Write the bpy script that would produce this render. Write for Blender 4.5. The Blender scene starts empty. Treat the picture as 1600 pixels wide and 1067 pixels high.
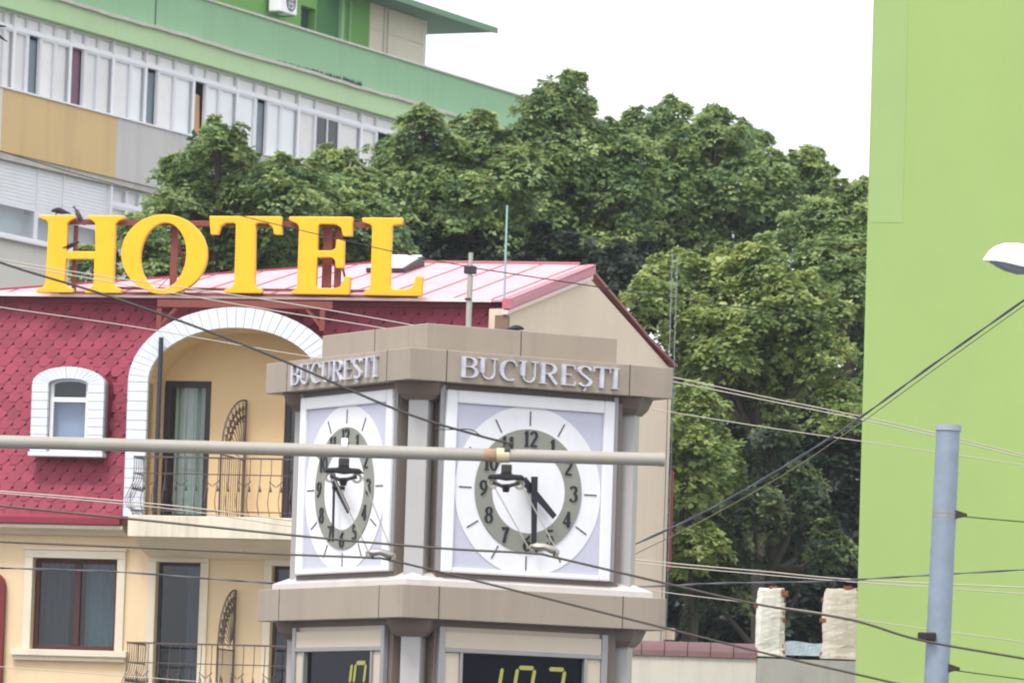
import bpy, bmesh, math, random
import numpy as np
from math import sin, cos, pi, radians, hypot, atan2, sqrt
random.seed(7)
rng = np.random.default_rng(11)
sc = bpy.context.scene
COL = sc.collection

# ------------------------------------------------------------------ camera
F = 1600*200/36.0
PITCH = math.atan((1280-533.5)/F)
ROLL = .032
CAM = np.array([0., 0., 1.7])
_f = np.array([0, cos(PITCH), sin(PITCH)]); _r0 = np.array([1., 0, 0]); _u0 = np.array([0, -sin(PITCH), cos(PITCH)])
_r = cos(ROLL)*_r0 + sin(ROLL)*_u0
_u = -sin(ROLL)*_r0 + cos(ROLL)*_u0
from mathutils import Matrix, Vector
cd = bpy.data.cameras.new('camera'); cam = bpy.data.objects.new('camera', cd); COL.objects.link(cam)
cd.lens = 200; cd.sensor_width = 36; cd.clip_start = .5; cd.clip_end = 3000
cd.dof.use_dof = True; cd.dof.focus_distance = 60; cd.dof.aperture_fstop = 7
cam.matrix_world = Matrix(((_r[0], _u[0], -_f[0], 0), (_r[1], _u[1], -_f[1], 0), (_r[2], _u[2], -_f[2], 1.7), (0, 0, 0, 1)))
sc.camera = cam

# ------------------------------------------------------------------ sky, sun, exposure
SUN_EL, SUN_AZ = 58, 205            # degrees; azimuth clockwise from +Y
w = bpy.data.worlds.new('World'); sc.world = w; w.use_nodes = True
nt = w.node_tree; nt.nodes.clear()
sky = nt.nodes.new('ShaderNodeTexSky'); sky.sky_type = 'NISHITA'; sky.sun_disc = False
sky.sun_elevation = radians(SUN_EL); sky.sun_rotation = radians(SUN_AZ)
sky.dust_density = 6; sky.air_density = 1.2; sky.ozone_density = 1
hs = nt.nodes.new('ShaderNodeHueSaturation'); hs.inputs['Saturation'].default_value = .22
bg = nt.nodes.new('ShaderNodeBackground'); bg.inputs['Strength'].default_value = .14
wo = nt.nodes.new('ShaderNodeOutputWorld')
cl = nt.nodes.new('ShaderNodeMix'); cl.data_type = 'RGBA'; cl.inputs[0].default_value = .72; cl.inputs[7].default_value = (7.6, 7.8, 8.2, 1)   # closed bright cloud cover
nt.links.new(sky.outputs[0], hs.inputs['Color']); nt.links.new(hs.outputs[0], cl.inputs[6]); nt.links.new(cl.outputs[2], bg.inputs[0]); nt.links.new(bg.outputs[0], wo.inputs[0])
sd = bpy.data.lights.new('sun', 'SUN'); sd.energy = 1.5; sd.angle = radians(14); sd.color = (1, .96, .9)
so = bpy.data.objects.new('sun', sd); COL.objects.link(so)
az, el = radians(SUN_AZ), radians(SUN_EL)
so.rotation_euler = Vector((-sin(az)*cos(el), -cos(az)*cos(el), -sin(el))).to_track_quat('-Z', 'Y').to_euler()
vs = sc.view_settings; vs.view_transform = 'Standard'; vs.look = 'None'; vs.gamma = 1; vs.use_curve_mapping = False
vs.exposure = .76
sc.cycles.filter_width = 2.0
sc.cycles.max_bounces = 8; sc.cycles.volume_bounces = 1; sc.cycles.transparent_max_bounces = 16

# ------------------------------------------------------------------ helpers: points
def ray(px, py): return _f + (px-800)/F*_r - (py-533.5)/F*_u
def atY(px, py, Y):
    d = ray(px, py); return CAM + d*(Y/d[1])
class Frame:
    """a real vertical plane in the world: origin on the ground, local x along it, local y away, z up"""
    def __init__(s, O, rot):
        s.O = np.array([O[0], O[1], 0.]); s.rot = radians(rot); r = s.rot
        s.e = np.array([cos(r), sin(r), 0]); s.v = np.array([-sin(r), cos(r), 0])
    def loc(s, px, py, y=0.):
        d = ray(px, py); t = np.dot(s.O + s.v*y - CAM, s.v)/np.dot(d, s.v); p = CAM + d*t - s.O
        return float(np.dot(p, s.e)), float(p[2])
    def x(s, px, py, y=0.): return s.loc(px, py, y)[0]
    def z(s, px, py, y=0.): return s.loc(px, py, y)[1]
    def locx(s, px, py, x):
        d = ray(px, py); t = np.dot(s.O + s.e*x - CAM, s.e)/np.dot(d, s.e); p = CAM + d*t - s.O
        return float(np.dot(p, s.v)), float(p[2])
    def locz(s, px, py, z):
        d = ray(px, py); t = (z-CAM[2])/d[2]; p = CAM + d*t - s.O
        return float(np.dot(p, s.e)), float(np.dot(p, s.v))

# ------------------------------------------------------------------ helpers: meshes
class MB:
    def __init__(s): s.v = []; s.f = []
    def add(s, vs, fs):
        b = len(s.v); s.v += [tuple(map(float, q)) for q in vs]; s.f += [tuple(b+i for i in f) for f in fs]; return s
    def quad(s, a, b, c, d): return s.add([a, b, c, d], [(0, 1, 2, 3)])
    def box(s, x0, x1, y0, y1, z0, z1):
        return s.add([(x0, y0, z0), (x1, y0, z0), (x1, y1, z0), (x0, y1, z0), (x0, y0, z1), (x1, y0, z1), (x1, y1, z1), (x0, y1, z1)],
                     [(0, 1, 5, 4), (1, 2, 6, 5), (2, 3, 7, 6), (3, 0, 4, 7), (4, 5, 6, 7), (3, 2, 1, 0)])
    def prism(s, poly, y0, y1):                     # poly in (x, z), extruded along y
        n = len(poly)
        vs = [(x, y0, z) for x, z in poly] + [(x, y1, z) for x, z in poly]
        return s.add(vs, [tuple(range(n)), tuple(range(2*n-1, n-1, -1))] + [(i, i+n, (i+1) % n+n, (i+1) % n) for i in range(n)])
    def slab(s, poly3, d):                          # poly of 3d points, thickened by vector d
        n = len(poly3); d = np.array(d)
        vs = [tuple(p) for p in poly3] + [tuple(np.array(p)+d) for p in poly3]
        return s.add(vs, [tuple(range(n)), tuple(range(2*n-1, n-1, -1))] + [(i, i+n, (i+1) % n+n, (i+1) % n) for i in range(n)])
    def loft(s, rings, cap=True):
        n = len(rings[0]); vs = [q for r in rings for q in r]; fs = []
        for k in range(len(rings)-1):
            for i in range(n):
                fs.append((k*n+i, k*n+(i+1) % n, (k+1)*n+(i+1) % n, (k+1)*n+i))
        if cap: fs += [tuple(range(n-1, -1, -1)), tuple((len(rings)-1)*n+i for i in range(n))]
        return s.add(vs, fs)
    def tube(s, pts, r, n=6, cap=True):
        pts = [np.array(p, float) for p in pts]; rs = r if hasattr(r, '__len__') else [r]*len(pts)
        up = None; rings = []
        for i, p in enumerate(pts):
            t = pts[min(i+1, len(pts)-1)] - pts[max(i-1, 0)]
            t = t/(np.linalg.norm(t)+1e-9)
            if up is None:
                up = np.array([0, 0, 1.]) if abs(t[2]) < .9 else np.array([0, 1., 0])
            a = np.cross(t, up); a /= np.linalg.norm(a)+1e-9; b = np.cross(a, t); up = b
            rings.append([p + rs[i]*(cos(2*pi*k/n)*a + sin(2*pi*k/n)*b) for k in range(n)])
        return s.loft(rings, cap)
    def ring(s, cx, cz, ro, ri, y0, y1, n=64):      # flat annulus with thickness, in the xz plane
        o = [(cx+ro*sin(2*pi*k/n), cz+ro*cos(2*pi*k/n)) for k in range(n)]
        i_ = [(cx+ri*sin(2*pi*k/n), cz+ri*cos(2*pi*k/n)) for k in range(n)]
        vs = [(x, y0, z) for x, z in o] + [(x, y0, z) for x, z in i_] + [(x, y1, z) for x, z in o] + [(x, y1, z) for x, z in i_]
        fs = []
        for k in range(n):
            m = (k+1) % n
            fs += [(k, m, n+m, n+k), (k, 2*n+k, 2*n+m, m), (n+k, n+m, 3*n+m, 3*n+k), (2*n+k, 3*n+k, 3*n+m, 2*n+m)]
        return s.add(vs, fs)
    def mesh(s, name):
        me = bpy.data.meshes.new(name); me.from_pydata(s.v, [], s.f); me.update(); return me
    def build(s, name, m, parent=None, smooth=False, bevel=0, kind=None, label=None):
        me = s.mesh(name); me.materials.append(m)
        bm = bmesh.new(); bm.from_mesh(me); bmesh.ops.recalc_face_normals(bm, faces=bm.faces)
        bm.to_mesh(me); bm.free()
        if smooth:
            me.shade_smooth()
            me.set_sharp_from_angle(angle=radians(40))
        o = bpy.data.objects.new(name, me); COL.objects.link(o)
        if parent: o.parent = parent
        if bevel:
            b = o.modifiers.new('bevel', 'BEVEL'); b.width = bevel; b.segments = 2; b.limit_method = 'ANGLE'
        if kind: o['kind'] = kind
        if label: o['label'] = label
        return o
def tag(o, label, cat, group=None):
    o['label'] = label; o['category'] = cat; o['kind'] = 'thing'
    if group: o['group'] = group
    return o
def thing(name, label, cat, loc=(0, 0, 0), rz=0, group=None):
    o = bpy.data.objects.new(name, None); COL.objects.link(o); o.location = [float(q) for q in loc]; o.rotation_euler = (0, 0, rz)
    return tag(o, label, cat, group)
def copyobj(o, parent, loc=None):
    c = o.copy(); COL.objects.link(c); c.parent = parent
    if loc is not None: c.location = loc
    return c

# ------------------------------------------------------------------ helpers: materials
def S(r, g, b, k=1.):
    f = lambda c: ((c/255+.055)/1.055)**2.4 if c > 10 else c/255/12.92
    return tuple(min(.9, f(c)*k) for c in (r, g, b))
def M(name, col, rough=.65, var=.1, vs=1.5, bump=0., bs=60, streak=0., dirt=(.12, .11, .09), metal=0., spec=.4, rand=0., coat=0., sheen=0):
    m = bpy.data.materials.new(name); m.use_nodes = True; t = m.node_tree; N = t.nodes; L = t.links
    p = N['Principled BSDF']; p.inputs['Roughness'].default_value = rough; p.inputs['Metallic'].default_value = metal
    p.inputs['Specular IOR Level'].default_value = spec
    tc = N.new('ShaderNodeTexCoord')
    n1 = N.new('ShaderNodeTexNoise'); n1.inputs['Scale'].default_value = vs; n1.inputs['Detail'].default_value = 8; n1.inputs['Roughness'].default_value = .65
    L.new(tc.outputs['Object'], n1.inputs['Vector'])
    mr = N.new('ShaderNodeMapRange'); mr.inputs[1].default_value = .25; mr.inputs[2].default_value = .75
    mr.inputs[3].default_value = 1-var; mr.inputs[4].default_value = 1+var
    L.new(n1.outputs[0], mr.inputs[0])
    val = mr.outputs[0]
    if rand:
        oi = N.new('ShaderNodeObjectInfo'); r2 = N.new('ShaderNodeMapRange'); r2.inputs[3].default_value = 1-rand; r2.inputs[4].default_value = 1+rand
        L.new(oi.outputs['Random'], r2.inputs[0])
        mu = N.new('ShaderNodeMath'); mu.operation = 'MULTIPLY'; L.new(val, mu.inputs[0]); L.new(r2.outputs[0], mu.inputs[1]); val = mu.outputs[0]
    vm = N.new('ShaderNodeVectorMath'); vm.operation = 'SCALE'; vm.inputs[0].default_value = col; L.new(val, vm.inputs['Scale'])
    out = vm.outputs[0]
    if streak:
        mp = N.new('ShaderNodeMapping'); mp.inputs['Scale'].default_value = (2.6, 2.6, .22); L.new(tc.outputs['Object'], mp.inputs[0])
        n2 = N.new('ShaderNodeTexNoise'); n2.inputs['Scale'].default_value = 1.3; n2.inputs['Detail'].default_value = 9; n2.inputs['Roughness'].default_value = .68; L.new(mp.outputs[0], n2.inputs['Vector'])
        r3 = N.new('ShaderNodeMapRange'); r3.inputs[1].default_value = .48; r3.inputs[2].default_value = .8; r3.inputs[3].default_value = 0; r3.inputs[4].default_value = streak
        L.new(n2.outputs[0], r3.inputs[0])
        mx = N.new('ShaderNodeMix'); mx.data_type = 'RGBA'; L.new(r3.outputs[0], mx.inputs[0]); L.new(out, mx.inputs[6]); mx.inputs[7].default_value = (*dirt, 1); out = mx.outputs[2]
    L.new(out, p.inputs['Base Color'])
    n4 = N.new('ShaderNodeMapRange'); n4.inputs[3].default_value = max(.05, rough-.1); n4.inputs[4].default_value = min(1, rough+.1)
    L.new(n1.outputs[0], n4.inputs[0]); L.new(n4.outputs[0], p.inputs['Roughness'])
    if bump:
        n3 = N.new('ShaderNodeTexNoise'); n3.inputs['Scale'].default_value = bs; n3.inputs['Detail'].default_value = 4; L.new(tc.outputs['Object'], n3.inputs['Vector'])
        bp = N.new('ShaderNodeBump'); bp.inputs['Strength'].default_value = bump; bp.inputs['Distance'].default_value = .01
        L.new(n3.outputs[0], bp.inputs['Height']); L.new(bp.outputs[0], p.inputs['Normal'])
    return m
def glass(name, tint=(.96, .97, .98), opac=0., body=(.1, .12, .14)):
    m = bpy.data.materials.new(name); m.use_nodes = True; t = m.node_tree; N = t.nodes; L = t.links; N.clear()
    o = N.new('ShaderNodeOutputMaterial'); tr = N.new('ShaderNodeBsdfTransparent'); tr.inputs[0].default_value = (*tint, 1)
    g = N.new('ShaderNodeBsdfGlossy'); g.inputs['Roughness'].default_value = .03
    fr = N.new('ShaderNodeFresnel'); ge = N.new('ShaderNodeNewGeometry'); io = N.new('ShaderNodeMapRange')
    io.inputs[3].default_value = 1.5; io.inputs[4].default_value = 1/1.5; L.new(ge.outputs['Backfacing'], io.inputs[0]); L.new(io.outputs[0], fr.inputs[0])
    tc = N.new('ShaderNodeTexCoord'); n3 = N.new('ShaderNodeTexNoise'); n3.inputs['Scale'].default_value = 1.2; L.new(tc.outputs['Object'], n3.inputs['Vector'])
    bp = N.new('ShaderNodeBump'); bp.inputs['Strength'].default_value = .05; bp.inputs['Distance'].default_value = .02; L.new(n3.outputs[0], bp.inputs['Height'])
    L.new(bp.outputs[0], g.inputs['Normal'])
    a = tr.outputs[0]
    if opac:
        d = N.new('ShaderNodeBsdfDiffuse'); d.inputs[0].default_value = (*body, 1)
        m0 = N.new('ShaderNodeMixShader'); m0.inputs[0].default_value = opac; L.new(tr.outputs[0], m0.inputs[1]); L.new(d.outputs[0], m0.inputs[2]); a = m0.outputs[0]
    mx = N.new('ShaderNodeMixShader'); L.new(fr.outputs[0], mx.inputs[0]); L.new(a, mx.inputs[1]); L.new(g.outputs[0], mx.inputs[2]); L.new(mx.outputs[0], o.inputs[0])
    return m
def glow(name, col, st):
    m = bpy.data.materials.new(name); m.use_nodes = True; p = m.node_tree.nodes['Principled BSDF']
    p.inputs['Base Color'].default_value = (*[c*.5 for c in col], 1); p.inputs['Emission Color'].default_value = (*col, 1); p.inputs['Emission Strength'].default_value = st
    return m
def leafmat(name, ramp):
    m = bpy.data.materials.new(name); m.use_nodes = True; t = m.node_tree; N = t.nodes; L = t.links
    p = N['Principled BSDF']; p.inputs['Roughness'].default_value = .45; p.inputs['Specular IOR Level'].default_value = .5
    at = N.new('ShaderNodeAttribute'); at.attribute_name = 'tint'
    cr = N.new('ShaderNodeValToRGB'); e = cr.color_ramp.elements
    e[0].position = 0; e[0].color = (*ramp[0], 1); e[1].position = 1; e[1].color = (*ramp[-1], 1)
    for k in range(1, len(ramp)-1):
        q = e.new(k/(len(ramp)-1)); q.color = (*ramp[k], 1)
    L.new(at.outputs['Fac'], cr.inputs[0]); L.new(cr.outputs[0], p.inputs['Base Color'])
    tl = N.new('ShaderNodeBsdfTranslucent'); hsn = N.new('ShaderNodeHueSaturation'); hsn.inputs['Value'].default_value = 1.1; hsn.inputs['Hue'].default_value = .485
    L.new(cr.outputs[0], hsn.inputs['Color']); L.new(hsn.outputs[0], tl.inputs[0])
    mx = N.new('ShaderNodeMixShader'); mx.inputs[0].default_value = .45; L.new(p.outputs[0], mx.inputs[1]); L.new(tl.outputs[0], mx.inputs[2])
    L.new(mx.outputs[0], N['Material Output'].inputs[0])
    return m

m_white = M('white_plastic', (.78, .78, .79), .4, .05)
m_ground = M('asphalt', (.13, .13, .13), .9, .2, .6, .3, 30)

# ================================================================== setting: ground
g = MB(); g.quad((-250, -60, 0), (250, -60, 0), (250, 450, 0), (-250, 450, 0))
o = g.build('ground', m_ground); o['kind'] = 'structure'

# ================================================================== HOTEL
p = atY(783, 640, 86)
H = Frame(p, -12)
hotel = thing('hotel_building', 'peach hotel with red shingled mansard roof, arched balcony and pale gable side', 'building', (H.O[0], H.O[1], 0), H.rot)
m_peach = M('peach_render', S(236, 210, 172, .84), .85, .06, .8, .15, 80, .22, S(190, 150, 110))
m_ochre = M('ochre_render', S(230, 200, 156, .86), .85, .06, .8, .15, 80, .2, S(180, 130, 80))
m_gable = M('cream_render', S(234, 214, 192, .88), .85, .05, .5, .12, 80, .2, S(200, 170, 140))
m_trim = M('cream_trim', S(226, 214, 192, .86), .75, .06, 2, .08, 80, .25, S(150, 135, 115))
m_stone = M('white_stone', S(226, 230, 238, .86), .7, .06, 3, .12, 50, .12, S(170, 170, 170), rand=.035)
m_mortar = M('grey_mortar', S(150, 150, 152), .9, .1, 6)
m_shing = M('red_shingle', S(164, 70, 90, .76), .8, .2, 1.6, .5, 120, .35, S(110, 56, 68), rand=.14)
m_redback = M('dark_red_felt', S(110, 32, 50), .9, .15, 3)
m_redmetal = M('red_metal', S(138, 50, 66), .45, .1, 2, 0, 60, .2, S(110, 40, 50))
m_rust = M('red_oxide_steel', S(122, 62, 56), .7, .15, 3, .1, 60, .2, S(90, 50, 40))
m_roofpink = M('weathered_red_sheet', S(216, 166, 172, .85), .5, .12, 1.2, .08, 6, .5, S(196, 128, 136), metal=.0, spec=.5)
m_dark = M('dark_frame', S(48, 42, 52), .5, .1, 3)
m_brown = M('brown_frame', S(70, 34, 36), .5, .1, 3)
m_iron = M('wrought_iron', S(84, 72, 68), .6, .2, 9)
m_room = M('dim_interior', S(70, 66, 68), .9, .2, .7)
m_curt = M('pale_curtain', S(205, 210, 205), .9, .1, 3)
m_curtg = M('green_grey_curtain', S(168, 188, 180), .9, .12, 3)
m_glass = glass('window_glass')
m_glassd = glass('dark_window_glass', (.74, .78, .82))

# depths (local y): lower wall 0, mansard from -.35 (foot) to .33 (top), balcony back wall .45, arch front -.55
zf, zt = H.z(100, 812, -.35), H.z(400, 470, .33)
def ym(z): return -.35 + (z-zf)/(zt-zf)*.68
XL = H.x(-70, 640)                        # left end, outside the frame
XR = H.x(764, 500, .3)
z_corn = H.z(200, 838, 0)

def wall_holes(mb, x0, x1, z0, z1, holes, y, d):
    xs = sorted({x0, x1, *[h[0] for h in holes], *[h[1] for h in holes]}); zs = sorted({z0, z1, *[h[2] for h in holes], *[h[3] for h in holes]})
    for a, b in zip(xs, xs[1:]):
        for c, e in zip(zs, zs[1:]):
            if any(h[0]-1e-6 < (a+b)/2 < h[1]+1e-6 and h[2]-1e-6 < (c+e)/2 < h[3]+1e-6 for h in holes): continue
            mb.quad((a, y, c), (b, y, c), (b, y, e), (a, y, e))
    for a, b, c, e in holes:
        mb.quad((a, y, c), (a, y+d, c), (a, y+d, e), (a, y, e)); mb.quad((b, y, c), (b, y+d, c), (b, y+d, e), (b, y, e))
        mb.quad((a, y, c), (b, y, c), (b, y+d, c), (a, y+d, c)); mb.quad((a, y, e), (b, y, e), (b, y+d, e), (a, y+d, e))
# lower openings
wx0, wx1 = H.x(50, 945), H.x(182, 945); wz0, wz1 = H.z(110, 1015), H.z(110, 872)
dx0, dx1 = H.x(243, 950), H.x(312, 950); dz1 = H.z(275, 878); dz0 = dz1-2.25
ex0, ex1 = H.x(424, 950), H.x(493, 950); ez1 = H.z(450, 884); 
holes = [(wx0, wx1, wz0, wz1), (dx0, dx1, dz0, dz1), (ex0, ex1, dz0, ez1)]
XG = H.x(783, 640)
wl = MB(); wall_holes(wl, XL, XG-.01, 0, z_corn, holes, 0, .22)
wl.build('lower_wall', m_peach, hotel)
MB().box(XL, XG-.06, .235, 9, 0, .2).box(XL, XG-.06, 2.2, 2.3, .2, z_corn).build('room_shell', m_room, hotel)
def frame_trim(x0, x1, z0, z1, tw, par, bottom=False):
    t = MB(); t.box(x0-tw, x0, -.05, .02, z0, z1).box(x1, x1+tw, -.05, .02, z0, z1).box(x0-tw, x1+tw, -.055, .02, z1, z1+tw*.95)
    t.box(x0-tw-.02, x1+tw+.02, -.08, .02, z1+tw*.95, z1+tw*1.25)
    return t.build('surround', m_trim, par, bevel=.008)
def opening(name, x0, x1, z0, z1, leaves, mfr, fw=.07, curt=None, yy=.12, gm=None):
    fr = MB(); fr.box(x0, x0+fw, yy, yy+.07, z0, z1).box(x1-fw, x1, yy, yy+.07, z0, z1).box(x0+fw, x1-fw, yy, yy+.07, z1-fw, z1).box(x0+fw, x1-fw, yy, yy+.07, z0, z0+fw)
    for l in leaves: fr.box(l-fw*.6, l+fw*.6, yy-.01, yy+.06, z0+fw, z1-fw)
    f = fr.build(name, mfr, hotel, bevel=.006)
    xs = [x0+fw] + list(leaves) + [x1-fw]
    for a, b in zip(xs, xs[1:]):
        MB().box(a+.003, b-.003, yy+.03, yy+.036, z0+fw, z1-fw).build('pane', gm or m_glass, f)
    for (a, b, mm, zz) in (curt or []):
        n = 14; pts = [(a+(b-a)*k/n, yy+.25+.03*sin(k*2.1)) for k in range(n+1)]
        c = MB()
        for (xa, ya), (xb, yb) in zip(pts, pts[1:]): c.quad((xa, ya, z0+zz), (xb, yb, z0+zz), (xb, yb, z1-.05), (xa, ya, z1-.05))
        c.build('curtain', mm, f)
    return f
f1 = opening('window', wx0, wx1, wz0, wz1, [H.x(117, 945)], m_brown, .075, [(wx0+.05, wx0+.5, m_room, 0), (wx0+.75, wx1-.1, M('teal_curtain', S(120, 140, 140), .9, .2, 2), 0)], gm=m_glassd)
frame_trim(wx0, wx1, wz0, wz1, .13, f1)
MB().box(wx0-.28, wx1+.22, -.14, -.002, wz0-.1, wz0-.001).box(wx0-.24, wx1+.18, -.09, -.002, wz0-.17, wz0-.1).build('sill', m_trim, f1, bevel=.01)
d1 = opening('balcony_door', dx0, dx1, dz0, dz1, [], m_dark, .05, [(dx0+.4, dx1-.04, M('slate_curtain', S(110, 120, 132), .9, .2, 2), .05)], gm=m_glassd)
frame_trim(dx0, dx1, dz0, dz1, .13, d1)
d2 = opening('balcony_door', ex0, ex1, dz0, ez1, [], m_dark, .05, [], gm=m_glassd)
frame_trim(ex0, ex1, dz0, ez1, .13, d2)
# red arched board at the very left edge
rx = H.x(6, 980, -.1); rz = H.z(2, 893, -.1)
arc = [(rx-.6, rz-3), (rx, rz-3), (rx, rz-.22)] + [(rx-.25+.25*cos(a), rz-.22+.22*sin(a)) for a in np.linspace(0, pi/2, 7)[1:]] + [(rx-.6, rz)]
MB().prism(arc, -.12, -.03).build('arched_board', M('dark_red_board', S(112, 34, 38), .6, .12, 3), hotel, bevel=.01)

# cornice, gutter under the mansard, balcony slab
xb = H.x(200, 820, -1.1)
xs = H.x(190, 820, -.4)
cor = MB()
prof = [(.0, z_corn), (-.1, z_corn+.0), (-.16, z_corn+.04), (-.3, z_corn+.07), (-.36, z_corn+.09), (-.36, z_corn+.14), (.0, z_corn+.14)]
cor.loft([[(XL, y, z) for y, z in prof], [(xs, y, z) for y, z in prof]]); cor.build('cornice', m_trim, hotel)
MB().loft([[(XL, y, z) for y, z in ((-.36, z_corn+.143), (-.42, z_corn+.16), (-.43, z_corn+.25), (-.36, z_corn+.3), (-.2, z_corn+.27))], [(xs-.03, y, z) for y, z in ((-.36, z_corn+.143), (-.42, z_corn+.16), (-.43, z_corn+.25), (-.36, z_corn+.3), (-.2, z_corn+.27))]]).build('gutter', m_redmetal, hotel)
zs1, zs0 = H.z(300, 806, -1.1), H.z(300, 840, -1.1)
m_slab = M('stained_slab', S(232, 222, 202, .82), .85, .1, 2, .2, 40, .55, S(110, 98, 84))
bal = MB().box(xb, XG-.3, -1.12, .4, zs0, zs1).build('balcony', m_slab, hotel, bevel=.012)
cv = [(-.95, zs0-.003), (-.8, zs0-.07), (-.55, zs0-.15), (-.2, zs0-.24), (-.003, zs0-.27), (-.003, zs0-.003)]
MB().loft([[(xb+.06, y, z) for y, z in cv], [(XG-.3, y, z) for y, z in cv]]).build('soffit_cove', m_trim, bal)
MB().box(XL, XG-.02, .02, .4, z_corn, zs0-.01).build('upper_wall_base', m_peach, hotel)
# lower balcony slab (just under the frame)
zl1 = zs1-2.98
bal2 = MB().box(xb, XG-.3, -1.12, -.002, zl1-.3, zl1).build('balcony', m_slab, hotel, bevel=.012)

def railing(par, x0, x1, z0, zt_, yf, yw, msh=None):
    h = zt_-z0
    bow = [(0, 0), (.02, .04), (.13, .16), (.16, .28), (.1, .45), (.03, .62), (0, .8), (0, 1)]
    def bal_mesh(ax):
        pts = [((-b if ax == 'x' else 0), (-b if ax == 'y' else 0), z0+h*t) for b, t in bow]
        mb = MB().tube(pts, .0065, 5); mb.add([(-.02, 0, z0+h*.44), (.02, 0, z0+h*.44), (0, -.02, z0+h*.5), (0, 0, z0+h*.56)], [(0, 1, 2), (0, 2, 3), (1, 2, 3)])
        return mb
    base = bal_mesh('y').build('baluster', m_iron, par); base.location = (x0, yf, 0)
    n = int((x1-x0)/.165)
    for i in range(1, n): copyobj(base, par, (x0+.165*i, yf, 0))
    side = bal_mesh('x').build('baluster', m_iron, par); side.location = (x0, yf+.12, 0)
    k = int((yw-yf)/.125)
    for i in range(2, k+1): copyobj(side, par, (x0, yf+.125*i, 0))
    r = MB().box(x0-.015, x1, yf-.015, yf+.015, zt_, zt_+.025).box(x0-.015, x0+.015, yf+.016, yw, zt_, zt_+.025)
    r.build('top_rail', m_iron, par)
    for q in (.08, .72):
        MB().box(x0-.012, x1, yf-.012, yf+.012, z0+h*q, z0+h*q+.016).box(x0-.012, x0+.012, yf+.013, yw, z0+h*q, z0+h*q+.016).build('mid_rail', m_iron, par)
    for i in range(0, n, 3):
        c = MB(); cx = x0+.165*(i+1.5)
        for sg in (-1, 1):
            c.tube([(cx+sg*(.012+.045*(1-cos(a))), yf-.02, z0+h*.52+.09*a/3) for a in np.linspace(0, 3.1, 7)] , .007, 4)
        c.build('scroll', m_iron, par)
rxr = H.x(640, 760, -1.05)
railing(bal, xb+.05, rxr, zs1, H.z(300, 716, -1.05), -1.05, .38)
railing(bal2, xb+.05, rxr, zl1, H.z(300, 1007, -1.05), -1.05, -.03)
def divider(par, x, z0, yw, yf, ztop, zlow):
    d = MB(); n = 9
    def top(y): return zlow + (ztop-zlow)*sqrt(max(0, 1-((yw-y)/(yw-yf))**2))
    d.tube([(x, yw-.02, z0), (x, yw-.02, ztop)], .02, 5)
    d.tube([(x, y, top(y)) for y in np.linspace(yw-.02, yf, 14)], .016, 5); d.tube([(x, yf, z0), (x, yf, top(yf))], .016, 5)
    for k in range(1, 11): 
        y = yf+(yw-yf)*k/11; d.tube([(x, y, z0), (x, y, zlow)], .006, 4)
    d.tube([(x, yf, zlow), (x, yw, zlow)], .012, 4)
    for a in np.linspace(.18, 1.4, 8):
        ya, za = yw-.03-(yw-yf)*.22*cos(a), zlow+(ztop-zlow)*.2*sin(a)
        d.tube([(x, ya, za), (x, yw-(yw-yf)*.97*cos(a), zlow+(ztop-zlow)*.97*sin(a))], .008, 4)
        for s_ in (.7, .84):
            cy, cz = yw-(yw-yf)*s_*cos(a), zlow+(ztop-zlow)*s_*sin(a)
            d.tube([(x, cy+.055*cos(b), cz+.055*sin(b)) for b in np.linspace(0, 5.6, 9)], .011, 4)
    return d.build('iron_divider', m_iron, par)
xd1 = H.x(383, 700, .42)
divider(bal, xd1, zs1, .42, -1.0, H.z(381, 626, .42), H.z(350, 712, -.6))
xd2 = H.x(368, 950, -.02)
divider(bal2, xd2, zl1, -.02, -1.0, H.z(366, 922, 0), H.z(345, 1014, -.6))

# recess of the arched balcony
cx = H.x(367, 540, -.55)
k_ = 86/ F * .99
aro, ari = 174*k_, 141*k_
zsp = H.z(300, 598, -.55); zap = H.z(367, 480, -.55); zai = H.z(367, 512, -.55)
rec = MB()
x0r, x1r = cx-ari, cx+ari
zr = zai+.02
bx0, bx1 = H.x(252, 700, .45), H.x(327, 700, .45); bz1 = H.z(290, 595, .45)
b2a = H.x(441, 750, .45); b2z = H.z(450, 600, .45)
wall_holes(rec, x0r-.25, x1r+.3, zs1, zap+.2, [(bx0, bx1, zs1, bz1), (b2a, b2a+.78, zs1, b2z)], .45, .12)
rec.build('balcony_wall', m_ochre, hotel)
side = MB()
n = 28
def ell(t, a, b): return (cx - a*cos(t), zsp + b*sin(t))
for i in range(n):
    (xa, za), (xc, zc) = ell(pi*i/n, ari+.004, zai-zsp+.004), ell(pi*(i+1)/n, ari+.004, zai-zsp+.004)
    side.quad((xa, -.47, za), (xc, -.47, zc), (xc, .449, zc), (xa, .449, za))
side.quad((x0r-.004, -.47, zs1), (x0r-.004, .449, zs1), (x0r-.004, .449, zsp), (x0r-.004, -.47, zsp)); side.quad((x1r+.004, -.47, zs1), (x1r+.004, .449, zs1), (x1r+.004, .449, zsp), (x1r+.004, -.47, zsp))
side.build('arch_soffit', m_ochre, hotel)
MB().box(x0r, x1r, 1.9, 2, zs1, zap).box(x0r-.3, x0r-.2, .6, 2, zs1, zap).box(x1r+.2, x1r+.3, .6, 2, zs1, zap).box(x0r-.2, x1r+.2, .6, 1.9, zap, zap+.1).build('room_shell', m_room, hotel)
opening('balcony_door', bx0, bx1, zs1+.01, bz1, [], m_dark, .1, [(bx0+.13, bx1-.08, m_curtg, .1)], yy=.49)
opening('balcony_door', b2a, b2a+.78, zs1+.01, b2z, [], m_dark, .09, [(b2a+.1, b2a+.7, M('grey_curtain', S(140, 138, 140), .9, .1, 3), .1)], yy=.49)
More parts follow.
